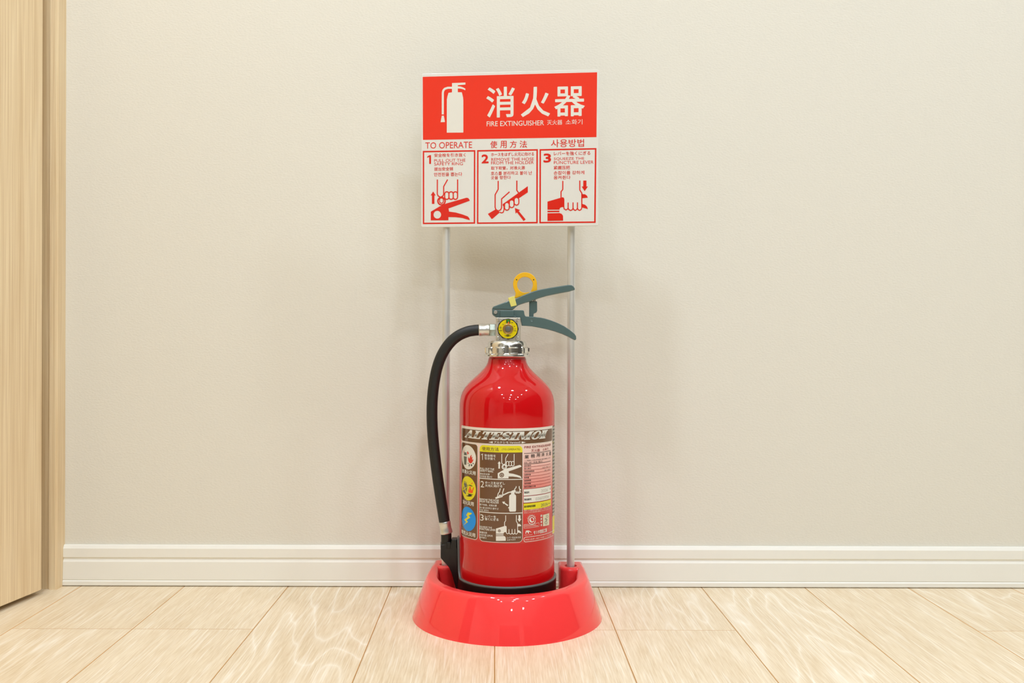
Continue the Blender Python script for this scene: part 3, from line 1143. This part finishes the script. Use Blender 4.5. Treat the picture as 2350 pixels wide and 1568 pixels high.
arm = [H(*p) for p in ((182, 535), (182, 770), (240, 838), (300, 900), (340, 955), (375, 1035), (405, 1130), (430, 1225), (470, 1370), (560, 1370),
                       (500, 1150), (488, 900), (482, 600), (474, 585), (474, 440), (376, 440), (360, 520))]
prism('holder_arm', arm, -0.0085, 0.0085, 'black_plastic', boot, 0.0009, OFF)
sx0, sz0 = H(182, 350)
sx1, sz1 = H(372, 610)
cxm = (sx0 + sx1) / 2
lathe('holder_socket', [(0.0086, sz1), (0.0086, sz0 - 0.013), (0.0080, sz0 - 0.0128), (0.0080, sz0 - 0.002), (0.0076, sz0 + 0.001)], 36, 'black_plastic', boot,
      OFF, center=(cxm, 0))
bx0 = [H(*p) for p in ((292, 484), (292, 598), (360, 598), (360, 484))]
prism('holder_latch', bx0, -0.0098, -0.0080, 'black_plastic', boot, 0.0006, OFF)


# ------------------------------------------------------------------ printed label wrapped on the bottle
def LM(px, py):
    """measured drawing point on the label -> (arc length, height) on the bottle surface"""
    th = math.asin(max(-0.999, min(0.999, (px - 1164) / 110.0)))
    for _ in range(8):
        d = EX[1] - R * math.cos(th)
        x = (px - 1137) / 2113.0 * d - EX[0]
        th = math.asin(max(-0.998, min(0.998, x / R)))
    d = EX[1] - R * math.cos(th)
    return (R * th, CAM_H - (py - 763) / 2113.0 * d)


c7 = lambda x, y: LM(1040 + x / 9.4, 970 + y / 9.4)
c8 = lambda x, y: LM(1040 + x / 9.4, 1100 + y / 9.4)
WRAP = lambda u, v, h: ((R + h) * math.sin(u / R), -(R + h) * math.cos(u / R), v)
ZT, ZB = 0.2876, 0.1236
UL, UM0, UM1, UR0, UR1 = [c7(x_, 900)[0] for x_ in (190, 533, 584, 1499, 1526)]
M['label_ground'] = ramp_mat('label_ground', ZB - EX[2], ZT - EX[2],
                             [(0.0, lin(206, 40, 36)), (0.22, lin(208, 44, 38)), (0.42, lin(226, 108, 98)), (0.62, lin(240, 176, 164)),
                              (0.84, lin(240, 214, 202)), (1.0, lin(234, 222, 208))])
M['chrome_print'] = ramp_mat('chrome_print', 0.2700 - EX[2], 0.2835 - EX[2],
                             [(0.0, lin(232, 230, 222)), (0.24, lin(214, 212, 202)), (0.42, lin(84, 76, 64)), (0.50, lin(150, 145, 132)),
                              (0.72, lin(228, 226, 216)), (1.0, lin(236, 234, 226))])

label = None
LB = Art(lambda u, v: (u, v))
LB.pen('label', 'label_ground', 0)
LB.poly_uv(rrect(UL - 0.0012, 0.0868, ZB - 0.001, ZT, 0.003, corners=(0, 1, 1, 0)))
tmp = bpy.data.objects.new('tmp', None)
LB.emit(WRAP, ext, cut=0.0025, off=OFF, base=0.00015)
bpy.data.objects.remove(tmp)
label = [o for o in ext.children if o.name.startswith('label')][0]
label['label'] = 'brown, white and red instruction label round the bottle'

LU = Art(lambda u, v: (u, v))
BW = 0.00075                # printed white outline


def panel(u0, u1, z0, z1, r, name, cornersets=(1, 1, 1, 1)):
    LU.pen('panel_outline', 'print_white', 1)
    LU.poly_uv(rrect(u0 - BW, u1 + BW, z0 - BW, z1 + BW, r + BW, corners=cornersets))
    LU.pen(name, 'print_brown', 2)
    LU.poly_uv(rrect(u0, u1, z0, z1, r, corners=cornersets))


HZ0, HZ1 = 0.2655, 0.2838
panel(UL + 0.0008, 0.0838, HZ0, HZ1, 0.003, 'header_panel')
panel(UL + 0.0008, UM0, 0.1255, 0.2628, 0.0045, 'fire_class_panel')
panel(UM1, UR0, 0.1250, 0.2628, 0.0055, 'operation_panel')
LU.pen('operation_heading', 'print_yellow', 3)
LU.poly_uv(rrect(UM1, UR0, 0.2533, 0.2628, 0.0055, corners=(1, 1, 0, 0)))
LU.pen('panel_rule', 'print_white', 3)
for zz in (0.2148, 0.1666):
    LU.fresh()
    LU.poly_uv([(UM1, zz - 0.00055), (UR0, zz - 0.00055), (UR0, zz + 0.00055), (UM1, zz + 0.00055)])
# data column boxes
DU0, DU1 = UR1, c7(2108, 800)[0]


def zrow(y7=None, y8=None):
    return c7(1530, y7)[1] if y7 is not None else c8(1530, y8)[1]


for name, ink, ya, yb in (('year_box', 'print_white', 218, 357), ('serial_box', 'print_white', 372, 508), ('expiry_box', 'print_yellow', 526, 662)):
    LU.pen('data_rule', 'print_darkred', 1)
    za, zb = zrow(y8=ya), zrow(y8=yb)
    LU.poly_uv([(DU0 - 0.0003, zb - 0.0007), (DU1, zb - 0.0007), (DU1, za + 0.0007), (DU0 - 0.0003, za + 0.0007)])
    LU.pen(name, ink, 2)
    LU.poly_uv([(DU0, zb), (DU1, zb), (DU1, za), (DU0, za)])
LU.pen('data_rule', 'print_darkred', 2)
for y in (962, 1030, 1098, 1166, 1230, 1296):
    LU.fresh()
    z = zrow(y7=y)
    LU.poly_uv([(DU0 + 0.0003, z - 0.0002), (DU1 - 0.001, z - 0.0002), (DU1 - 0.001, z + 0.0002), (DU0 + 0.0003, z + 0.0002)])
z = zrow(y8=140)
LU.poly_uv([(DU0 + 0.0003, z - 0.0002), (DU1 - 0.001, z - 0.0002), (DU1 - 0.001, z + 0.0002), (DU0 + 0.0003, z + 0.0002)])
LU.pen('data_rule_black', 'black', 2)
for y in (667, 898):
    LU.fresh()
    z = zrow(y7=y)
    LU.poly_uv([(DU0 + 0.0005, z - 0.0003), (DU1 - 0.0008, z - 0.0003), (DU1 - 0.0008, z + 0.0003), (DU0 + 0.0005, z + 0.0003)])
# narrow inspection strip on the far right edge
LU.pen('strip_ground', 'black', 1)
LU.poly_uv([(0.0862, 0.1535), (0.1010, 0.1535), (0.1010, 0.2862), (0.0862, 0.2862)])
LU.pen('strip_cell', 'print_lightgrey', 2)
nz = 26
for i in range(nz):
    zz = 0.1535 + (0.2862 - 0.1535) * (i + 0.5) / nz
    for q in range(3):
        ua = 0.0868 + q * 0.0048
        LU.poly_uv([(ua, zz - 0.0019), (ua + 0.0040, zz - 0.0019), (ua + 0.0040, zz + 0.0019), (ua, zz + 0.0019)])
LU.pen('strip_mark', 'print_yellow', 3)
for yy in (425, 735, 1160):
    LU.fresh()
    z = c7(2140, yy)[1]
    LU.poly_uv([(0.0868, z - 0.0016), (0.0895, z - 0.0016), (0.0872, z + 0.0024)])
z = c8(2135, 215)[1]
LU.fresh()
LU.poly_uv([(0.0868, z - 0.0016), (0.0895, z - 0.0016), (0.0872, z + 0.0024)])
LU.pen('strip_outline', 'print_white', 1)
LU.poly_uv(rrect(0.0858, 0.1015, 0.1262, 0.1537, 0.003))
LU.pen('strip_foot', 'print_yellow', 2)
LU.poly_uv(rrect(0.0866, 0.1010, 0.1272, 0.1530, 0.0025))
# fire class discs
UC = (UL + UM0) / 2 + 0.0003
discs = [(c7(358, 755)[1], 'print_white', 'solid_fire_disc'), (c8(355, 205)[1], 'print_yellow', 'oil_fire_disc'), (c8(350, 865)[1], 'print_blue', 'electric_fire_disc')]
for z, ink, nm in discs:
    LU.pen(nm, ink, 3).poly_uv(circ(UC, z, 0.0176, n=48))
# long address box
LU.pen('address_outline', 'print_white', 2)
z0, z1 = c8(1530, 1360)[1], c8(1530, 1248)[1]
o_, i_ = rrect(DU0 + 0.0002, 0.1010, z0, z1, 0.0032), rrect(DU0 + 0.0009, 0.1003, z0 + 0.0007, z1 - 0.0007, 0.0027)
LU.poly_uv(o_, [i_])
LU.fresh()
z0, z1 = c8(1540, 1060)[1], c8(1540, 975)[1]
LU.poly_uv(rrect(DU0 + 0.0004, c8(1860, 1000)[0], z0, z1, 0.0008), [rrect(DU0 + 0.0008, c8(1860, 1000)[0] - 0.0004, z0 + 0.0004, z1 - 0.0004, 0.0005)])
LU.emit(WRAP, label, cut=0.0025, off=OFF, base=0.00015, step=0.00013)

# header word, built as slab-serif italic letters
AL = Art(lambda u, v: (u, v))
AL.pen('header_word', 'chrome_print', 3)
za, zb = 0.2712, 0.2826
hgt = zb - za
u0, u1 = c7(262, 340)[0], c7(2040, 190)[0]


def rc(x0, y0, x1, y1):
    return [(x0, y0), (x1, y0), (x1, y1), (x0, y1)]


def band(pts, ws):
    out = []
    for i in range(len(pts) - 1):
        a, b = Vector(pts[i]), Vector(pts[i + 1])
        t0 = (Vector(pts[i + 1]) - Vector(pts[max(i - 1, 0)])).normalized()
        t1 = (Vector(pts[min(i + 2, len(pts) - 1)]) - a).normalized()
        n0, n1 = Vector((-t0.y, t0.x)), Vector((-t1.y, t1.x))
        out.append([tuple(a + n0 * ws[i] / 2), tuple(b + n1 * ws[i + 1] / 2), tuple(b - n1 * ws[i + 1] / 2), tuple(a - n0 * ws[i] / 2)])
    return out


sc_ = [tuple(v) for v in catmull([(0.66, 0.76, 0), (0.58, 0.90, 0), (0.38, 0.95, 0), (0.17, 0.86, 0), (0.14, 0.68, 0), (0.30, 0.55, 0), (0.52, 0.43, 0),
                                 (0.64, 0.28, 0), (0.56, 0.10, 0), (0.34, 0.05, 0), (0.14, 0.12, 0), (0.08, 0.26, 0)], 4)]
sc_ = [(p[0], p[1]) for p in sc_]
sw_ = [0.10 + 0.17 * math.exp(-((i / (len(sc_) - 1) - 0.5) / 0.22) ** 2) for i in range(len(sc_))]
GL = {
    'A': (1.12, [[(0.06, 0.07), (0.46, 0.98), (0.56, 0.98), (0.17, 0.07)], [(0.40, 1.0), (0.66, 1.0), (0.98, 0.07), (0.68, 0.07)],
                 rc(-0.02, 0, 0.30, 0.09), rc(0.58, 0, 1.10, 0.09), rc(0.24, 0.30, 0.76, 0.39)]),
    'L': (0.86, [rc(0.12, 0.05, 0.38, 0.95), rc(0, 0.91, 0.52, 1), rc(0, 0, 0.82, 0.10), rc(0.71, 0, 0.82, 0.34)]),
    'T': (0.92, [rc(0.31, 0.05, 0.58, 0.95), rc(0, 0.90, 0.90, 1), rc(0, 0.66, 0.10, 1), rc(0.80, 0.66, 0.90, 1), rc(0.19, 0, 0.70, 0.09)]),
    'E': (0.88, [rc(0.12, 0.05, 0.38, 0.95), rc(0, 0.90, 0.80, 1), rc(0.70, 0.68, 0.80, 1), rc(0.3, 0.46, 0.60, 0.55), rc(0.52, 0.34, 0.60, 0.67),
                 rc(0, 0, 0.84, 0.10), rc(0.74, 0, 0.84, 0.34)]),
    'S': (0.78, band(sc_, sw_) + [rc(0.58, 0.70, 0.68, 0.98), rc(0.06, 0.02, 0.15, 0.32)]),
    'I': (0.58, [rc(0.14, 0.05, 0.42, 0.95), rc(0, 0.91, 0.56, 1), rc(0, 0, 0.56, 0.09)]),
    'M': (1.38, [rc(0.12, 0.05, 0.22, 0.98), [(0.10, 1.0), (0.40, 1.0), (0.72, 0.10), (0.58, 0.04)], [(0.58, 0.04), (0.70, 0.06), (1.06, 1.0), (0.96, 1.0)],
                 rc(0.94, 0.05, 1.22, 0.98), rc(0, 0, 0.34, 0.09), rc(0.82, 0, 1.34, 0.09), rc(0, 0.91, 0.30, 1), rc(0.98, 0.91, 1.34, 1)]),
    '2': (0.74, [rc(0.08, 0.05, 0.30, 0.95), rc(0.40, 0.05, 0.62, 0.95), rc(-0.02, 0.91, 0.74, 1), rc(-0.02, 0, 0.74, 0.09)]),
}
word = 'ALTESIMO2'
tot = sum(GL[c][0] if c != 'O' else 0.98 for c in word) + 0.42
sx = (u1 - u0) / tot
x = 0.0
for c in word:
    if c == 'O':
        o_ = [(0.47 + 0.47 * math.cos(a), 0.5 + 0.52 * math.sin(a)) for a in [2 * math.pi * k / 28 for k in range(28)]]
        i_ = [(0.47 + 0.22 * math.cos(a) + 0.03 * math.sin(a), 0.5 + 0.43 * math.sin(a)) for a in [2 * math.pi * k / 28 for k in range(28)]]
        f = lambda p: (u0 + sx * (x + p[0] + 0.42 * p[1]), za + hgt * p[1])
        AL.poly_uv([f(p) for p in o_], [[f(p) for p in i_]])
        x += 0.98
        continue
    w, ps = GL[c]
    for pz in ps:
        AL.poly_uv([(u0 + sx * (x + p[0] + 0.42 * p[1]), za + hgt * p[1]) for p in pz])
    x += w
for (du, dv) in ((-3, -2), (3, -2), (-3, 2), (3, 2)):
    src = [v for k_, v in AL.d.items() if k_[0] == 'header_word'][0]
    AL.key = ('header_word_outline', 'print_white', 2.6)
    AL.uid = 999
    AL.raw([(a_ + du * 0.0001, b_ + dv * 0.0001) for a_, b_, _z in src[0]], list(src[1]))
AL.emit(WRAP, label, cut=0.0025, off=OFF, base=0.00015, step=0.00013)

T7 = Art(c7)
T7.pen('header_lettering', 'print_white', 3)
T7.text('アルテシモ VersionⅡ', 890, 408, 1450, 452, 0.012)
T7.fresh()
T7.poly([(770, 424), (862, 405), (862, 446)])
T7.fresh()
T7.poly([(1480, 408), (1572, 425), (1480, 449)])
T7.pen('class_lettering', 'print_white', 3)
T7.text('普通火災用', 210, 1030, 498, 1118, 0.02)
T7.pen('heading_lettering', 'print_brown', 4)
T7.text('使用方法', 630, 532, 992, 612, 0.006)
T7.text('(TO OPERATE)', 1056, 558, 1450, 606, 0.0)
T7.pen('operation_lettering', 'print_white', 3)
for s_, x0, y0, x1, y1, b_ in (('1', 612, 672, 650, 806, 0.0), ('安全栓を', 685, 685, 928, 742, 0.018), ('引き抜く', 690, 750, 916, 806, 0.018),
                               ('PULL OUT THE', 592, 980, 895, 1024, 0.02), ('SAFETY RING', 592, 1028, 870, 1070, 0.02),
                               ('拔出安全销', 592, 1090, 795, 1130, 0.012), ('안전핀을 뽑는다', 592, 1145, 850, 1192, 0.012)):
    T7.text(s_, x0, y0, x1, y1, b_)
T7.pen('data_red_lettering', 'print_darkred', 3)
T7.text('FIRE EXTINGUISHER', 1540, 490, 2106, 538, 0.012)
T7.text('灭火器　소화기', 1685, 560, 2050, 622, 0.004)
T7.pen('data_lettering', 'black', 3)
for s_, xx in (('業', 1545), ('務', 1680), ('用', 1800), ('消', 1905), ('火', 2003), ('器', 2075)):
    yy = 738 - (xx - 1545) * 0.14
    w_ = (92, 88, 76, 62, 52, 34)['業務用消火器'.index(s_)]
    T7.text(s_, xx, yy - 40, xx + w_, yy + 40, 0.006)
T7.text('（ご家庭には住宅用消火器を推奨します）', 1545, 787, 2095, 815, 0.0)
T7.text('粉末（ABC）消火器（蓄圧式）', 1540, 836, 1930, 872, 0.0)
for s_, yy, xe in (('型式番号', 932, 1685), ('能力単位', 996, 1685), ('使用温度範囲', 1056, 1752), ('総薬剤量', 1128, 1680), ('総質量', 1192, 1642), ('放射時間', 1256, 1682)):
    T7.text(s_, 1540, yy - 21, xe, yy + 12, 0.008)
T7.pen('data_value', 'print_grey', 3)
T7.text('A-3・B-7・C', 1930, 938, 2100, 968, 0.0)
T7.text('-30～+40℃', 1965, 1005, 2098, 1032, 0.0)
# chevrons and flames of the solid-fire disc (measured in the enlarged drawing)
fz = lambda x, y: LM(1050 + x / 19.6, 1010 + y / 19.6)
S1 = Art(fz)
S1.pen('bin_pictogram', 'print_grey', 4)
S1.poly([(335, 548), (430, 568), (450, 700), (315, 672)])
S1.poly([(312, 728), (448, 752), (425, 1120), (335, 1112)])
S1.pen('flame_pictogram', 'print_red', 4)
S1.poly([(515, 735), (545, 830), (570, 830), (585, 770), (620, 700), (670, 668), (650, 740), (645, 800), (675, 770), (710, 750), (690, 820),
         (688, 900), (715, 890), (745, 855), (735, 920), (700, 985), (655, 1045), (610, 1055), (560, 1030), (520, 960), (500, 860)])
S1.poly([(455, 545), (500, 490), (495, 550), (550, 600), (505, 630), (480, 680)])
S1.poly([(300, 560), (318, 450), (325, 540), (300, 610)])
S1.pen('ember_pictogram', 'black', 4)
S1.poly([(485, 1045), (510, 1025), (530, 1060), (505, 1085)])
S1.poly([(550, 1075), (580, 1095), (570, 1190), (530, 1180)])
S1.poly([(620, 1105), (670, 1095), (690, 1165), (640, 1180)])
S1.poly([(700, 1045), (740, 1030), (762, 1075), (730, 1095)])
S1.emit(WRAP, label, cut=0.0025, off=OFF, base=0.00015, step=0.00013)
fo = lambda x, y: LM(1050 + x / 19.6, 1085 + y / 19.6)
S2 = Art(fo)
S2.pen('can_pictogram', 'print_grey', 4)
S2.poly([(345, 385), (430, 440), (470, 660), (405, 975), (275, 850), (300, 640)])
S2.pen('can_marking', 'print_yellow', 5)
S2.stroke([(320, 550), (415, 900)], 30)
S2.stroke([(290, 780), (455, 650)], 30)
S2.stroke([(365, 425), (415, 480)], 28)
S2.pen('oil_flame', 'print_orange', 4)
S2.poly([(508, 690), (545, 810), (575, 620), (630, 640), (625, 740), (655, 750), (660, 830), (720, 700), (785, 635), (730, 800), (705, 925), (525, 900)])
S2.poly([(630, 525), (680, 460), (725, 450), (670, 520)])
S2.pen('burner_pictogram', 'black', 4)
S2.poly([(530, 555), (610, 555), (710, 605), (700, 630), (600, 590), (530, 580)])
S2.poly([(475, 530), (495, 560), (510, 620), (490, 610)])
S2.poly([(470, 940), (560, 955), (640, 970), (745, 985), (690, 1000), (630, 1000), (690, 1040), (640, 1070), (560, 1080), (470, 1060), (415, 1040), (520, 1020), (530, 985)])
S2.emit(WRAP, label, cut=0.0025, off=OFF, base=0.00015, step=0.00013)
T7.emit(WRAP, label, cut=0.004, off=OFF, base=0.00015, step=0.00013)

T8 = Art(c8)
T8.pen('bolt_pictogram', 'print_yellow', 4)
T8.poly([(335, 715), (425, 732), (405, 758), (350, 785), (388, 828), (305, 885), (338, 925), (245, 995), (300, 925), (258, 875), (330, 818), (300, 775)])
T8.pen('class_lettering', 'print_white', 3)
T8.text('油火災用', 222, 470, 458, 562, 0.02)
T8.text('電気火災用', 200, 1135, 492, 1225, 0.02)
T8.pen('operation_lettering', 'print_white', 3)
for s_, x0, y0, x1, y1, b_ in (
        ('2', 605, 40, 678, 175, 0.0), ('ホースをはずし', 700, 55, 1125, 112, 0.018), ('火元に向ける', 700, 115, 1070, 175, 0.018),
        ('REMOVE THE HOSE', 590, 428, 995, 470, 0.02), ('FROM THE HOLDER', 590, 475, 995, 517, 0.02), ('取下软管，对准火源', 590, 540, 950, 584, 0.012),
        ('호스를 분리하고 불이 난', 590, 606, 990, 650, 0.012), ('곳을 향한다', 590, 653, 780, 691, 0.012),
        ('3', 598, 762, 672, 895, 0.0), ('レバーを', 700, 780, 935, 832, 0.018), ('強くにぎる', 695, 836, 990, 896, 0.018),
        ('SQUEEZE THE', 588, 1018, 850, 1060, 0.02), ('PUNCTURE LEVER', 588, 1066, 925, 1108, 0.02), ('紧握压把', 588, 1130, 745, 1172, 0.012),
        ('손잡이를 강하게', 588, 1192, 860, 1236, 0.012), ('움켜쥔다', 588, 1240, 732, 1282, 0.012),
        ('レバーをはなせば', 1175, 1236, 1470, 1276, 0.01), ('止まります', 1175, 1285, 1355, 1322, 0.01)):
    T8.text(s_, x0, y0, x1, y1, b_)
T8.pen('data_lettering', 'black', 3)
T8.text('放射距離', 1540, 76, 1680, 110, 0.008)
T8.text('耐圧試験圧力値', 1540, 142, 1785, 176, 0.008)
T8.text('製造年', 1542, 262, 1650, 306, 0.02)
T8.text('製造番号', 1542, 412, 1692, 456, 0.02)
T8.text('設計標準使用期限', 1537, 560, 1782, 606, 0.02)
T8.text('年', 2085, 190, 2100, 220, 0.02)
T8.text('年まで', 2055, 506, 2092, 530, 0.02)
T8.pen('stamped_figures', 'print_lightgrey', 3)
T8.text('2026', 1900, 208, 2042, 272, 0.0)
T8.text('03603924', 1780, 372, 2062, 436, 0.0)
T8.pen('stamped_date', 'print_grey', 3)
T8.text('2036', 1896, 514, 2042, 578, 0.0)
T8.pen('notice_lettering', 'print_pinkwhite', 3)
T8.text('設計上の標準使用期限を超えて使用されますと、', 1535, 630, 2100, 668, 0.02)
T8.text('劣化による不具合等の原因になるおそれがあります', 1535, 674, 2100, 712, 0.02)
for yy, n_ in ((1000, 17), (1024, 20)):     # two lines of print too small to read
    for i in range(n_):
        xx = 1548 + i * 14.6
        T8.poly([(xx, yy - 8 - i * 1.2), (xx + 10, yy - 9 - i * 1.2), (xx + 10, yy + 6 - i * 1.2), (xx, yy + 7 - i * 1.2)])
T8.pen('notice_lettering', 'print_pinkwhite', 3)
T8.text('神奈川県茅ヶ崎市下町屋1-1-1 TEL 0467', 1560, 1252, 2110, 1290, 0.015)
T8.text('MORITA GROUP', 1545, 1190, 1715, 1212, 0.02)
T8.pen('maker_lettering', 'print_white', 3)
T8.text('モリタ宮田工業', 1740, 1085, 2025, 1170, 0.025)
T8.poly([(1565, 1175), (1575, 1110), (1600, 1105), (1640, 1105), (1690, 1135), (1700, 1148), (1665, 1138), (1635, 1130), (1642, 1170), (1625, 1172),
         (1605, 1132), (1590, 1140), (1580, 1175)])
for i, ch in enumerate('国家検定'):
    T8.text(ch, 1888, 765 + i * 66, 1924, 812 + i * 66, 0.03)
T8.poly(circ(1702, 878, 84, 100, n=40), [circ(1702, 878, 72, 86, n=40)])
T8.poly(circ(1702, 876, 54, 60, n=30), [circ(1704, 858, 26, 24, n=18)])
for i in range(7):          # small dotted arc over the emblem
    a = math.radians(200 + i * 20)
    T8.poly(circ(1702 + 100 * math.cos(a), 878 + 118 * math.sin(a), 6, 8, n=8))
T8.pen('emblem_cut', 'print_red', 4)
T8.poly([(1690, 884), (1790, 862), (1780, 880), (1740, 888), (1725, 906), (1690, 902)])
T8.pen('certificate_sticker', 'print_cream', 3)
T8.poly([(1940, 768), (2075, 728), (2072, 985), (1940, 1014)])
T8.pen('certificate_marking', 'print_grey', 4)
T8.stroke(circ(2005, 935, 26, 30, n=18), 7, True)
T8.stroke(circ(2028, 800, 20, 26, n=18), 6, True)
T8.stroke([(1985, 870), (2010, 850), (2030, 875), (2000, 900)], 12)
T8.stroke([(1990, 830), (1985, 860)], 8)
# step-two pictogram
c9 = lambda x, y: (x / 19.58 * 9.4 + 470.0, y / 19.58 * 9.4)      # enlarged drawing -> label drawing units
w9 = 9.4 / 19.58
tf9 = lambda p: c9(*p)
T8.pen('pictogram', 'print_white', 3)
T8.poly([(1555, 760), (1575, 710), (1640, 675), (1640, 600), (1560, 610), (1290, 735), (1250, 800), (1080, 850), (960, 890), (930, 820), (1090, 760),
         (1110, 690), (1250, 700), (1500, 575), (1640, 545), (1680, 515), (1800, 470), (1840, 500), (1830, 570), (1790, 600), (1790, 670), (1840, 700),
         (1862, 760), (1862, 1400), (1835, 1450), (1590, 1455), (1550, 1400), (1552, 1310), (1510, 1300), (1510, 1260), (1552, 1255)], tf=tf9)
T8.stroke([(1160, 410), (1125, 560), (1060, 650), (1030, 790)], 36, tf=tf9)
T8.stroke([(1320, 410), (1260, 600), (1270, 700)], 36, tf=tf9)
T8.stroke([(1865, 315), (1860, 375), (1800, 440), (1800, 490)], 36, tf=tf9)
T8.stroke([(2000, 310), (2000, 400), (2030, 460), (2030, 600)], 36, tf=tf9)
T8.stroke([(1830, 610), (2020, 615)], 40, tf=tf9)
for xx in (1850, 1895, 1940, 1985):
    T8.stroke([(xx, 530), (xx, 610)], 20, tf=tf9)
T8.poly([(2030, 425), (2070, 445), (2095, 490), (2030, 490)], tf=tf9)
T8.poly([(2030, 540), (2075, 560), (2095, 610), (2030, 590)], tf=tf9)
T8.poly([(1240, 1015), (1370, 1000), (1350, 1050), (1520, 1160), (1475, 1205), (1330, 1090), (1305, 1120)], tf=tf9)
T8.pen('pictogram_fingers', 'print_brown', 4)
for xx, yy in ((1140, 770), (1185, 755), (1235, 740)):
    T8.stroke([(xx, yy - 18), (xx - 8, yy + 18)], 18, tf=tf9)
T8.stroke([(1130, 710), (1195, 680)], 16, tf=tf9)
# step-three pictogram, from the same drawing as on the sign
kx, ky = (1480 - 935) / (1780 - 688), (1325 - 770) / (1290 - 170)
picto_grip(T8, tf=lambda p: (935 + (p[0] - 688) * kx, 775 + (p[1] - 170) * ky), ink='print_white', lay=3, gauge=True)
T8.emit(WRAP, label, cut=0.004, off=OFF, base=0.00015, step=0.00013)
P7 = Art(c7)
kx7, ky7 = (1480 - 968) / (998 - 225), (1205 - 680) / (892 - 105)
picto_pull(P7, None, tf=lambda p: (968 + (p[0] - 225) * kx7, 680 + (p[1] - 105) * ky7), ink='print_white', lay=3, gauge=True)
P7.emit(WRAP, label, cut=0.004, off=OFF, base=0.00015, step=0.00013)
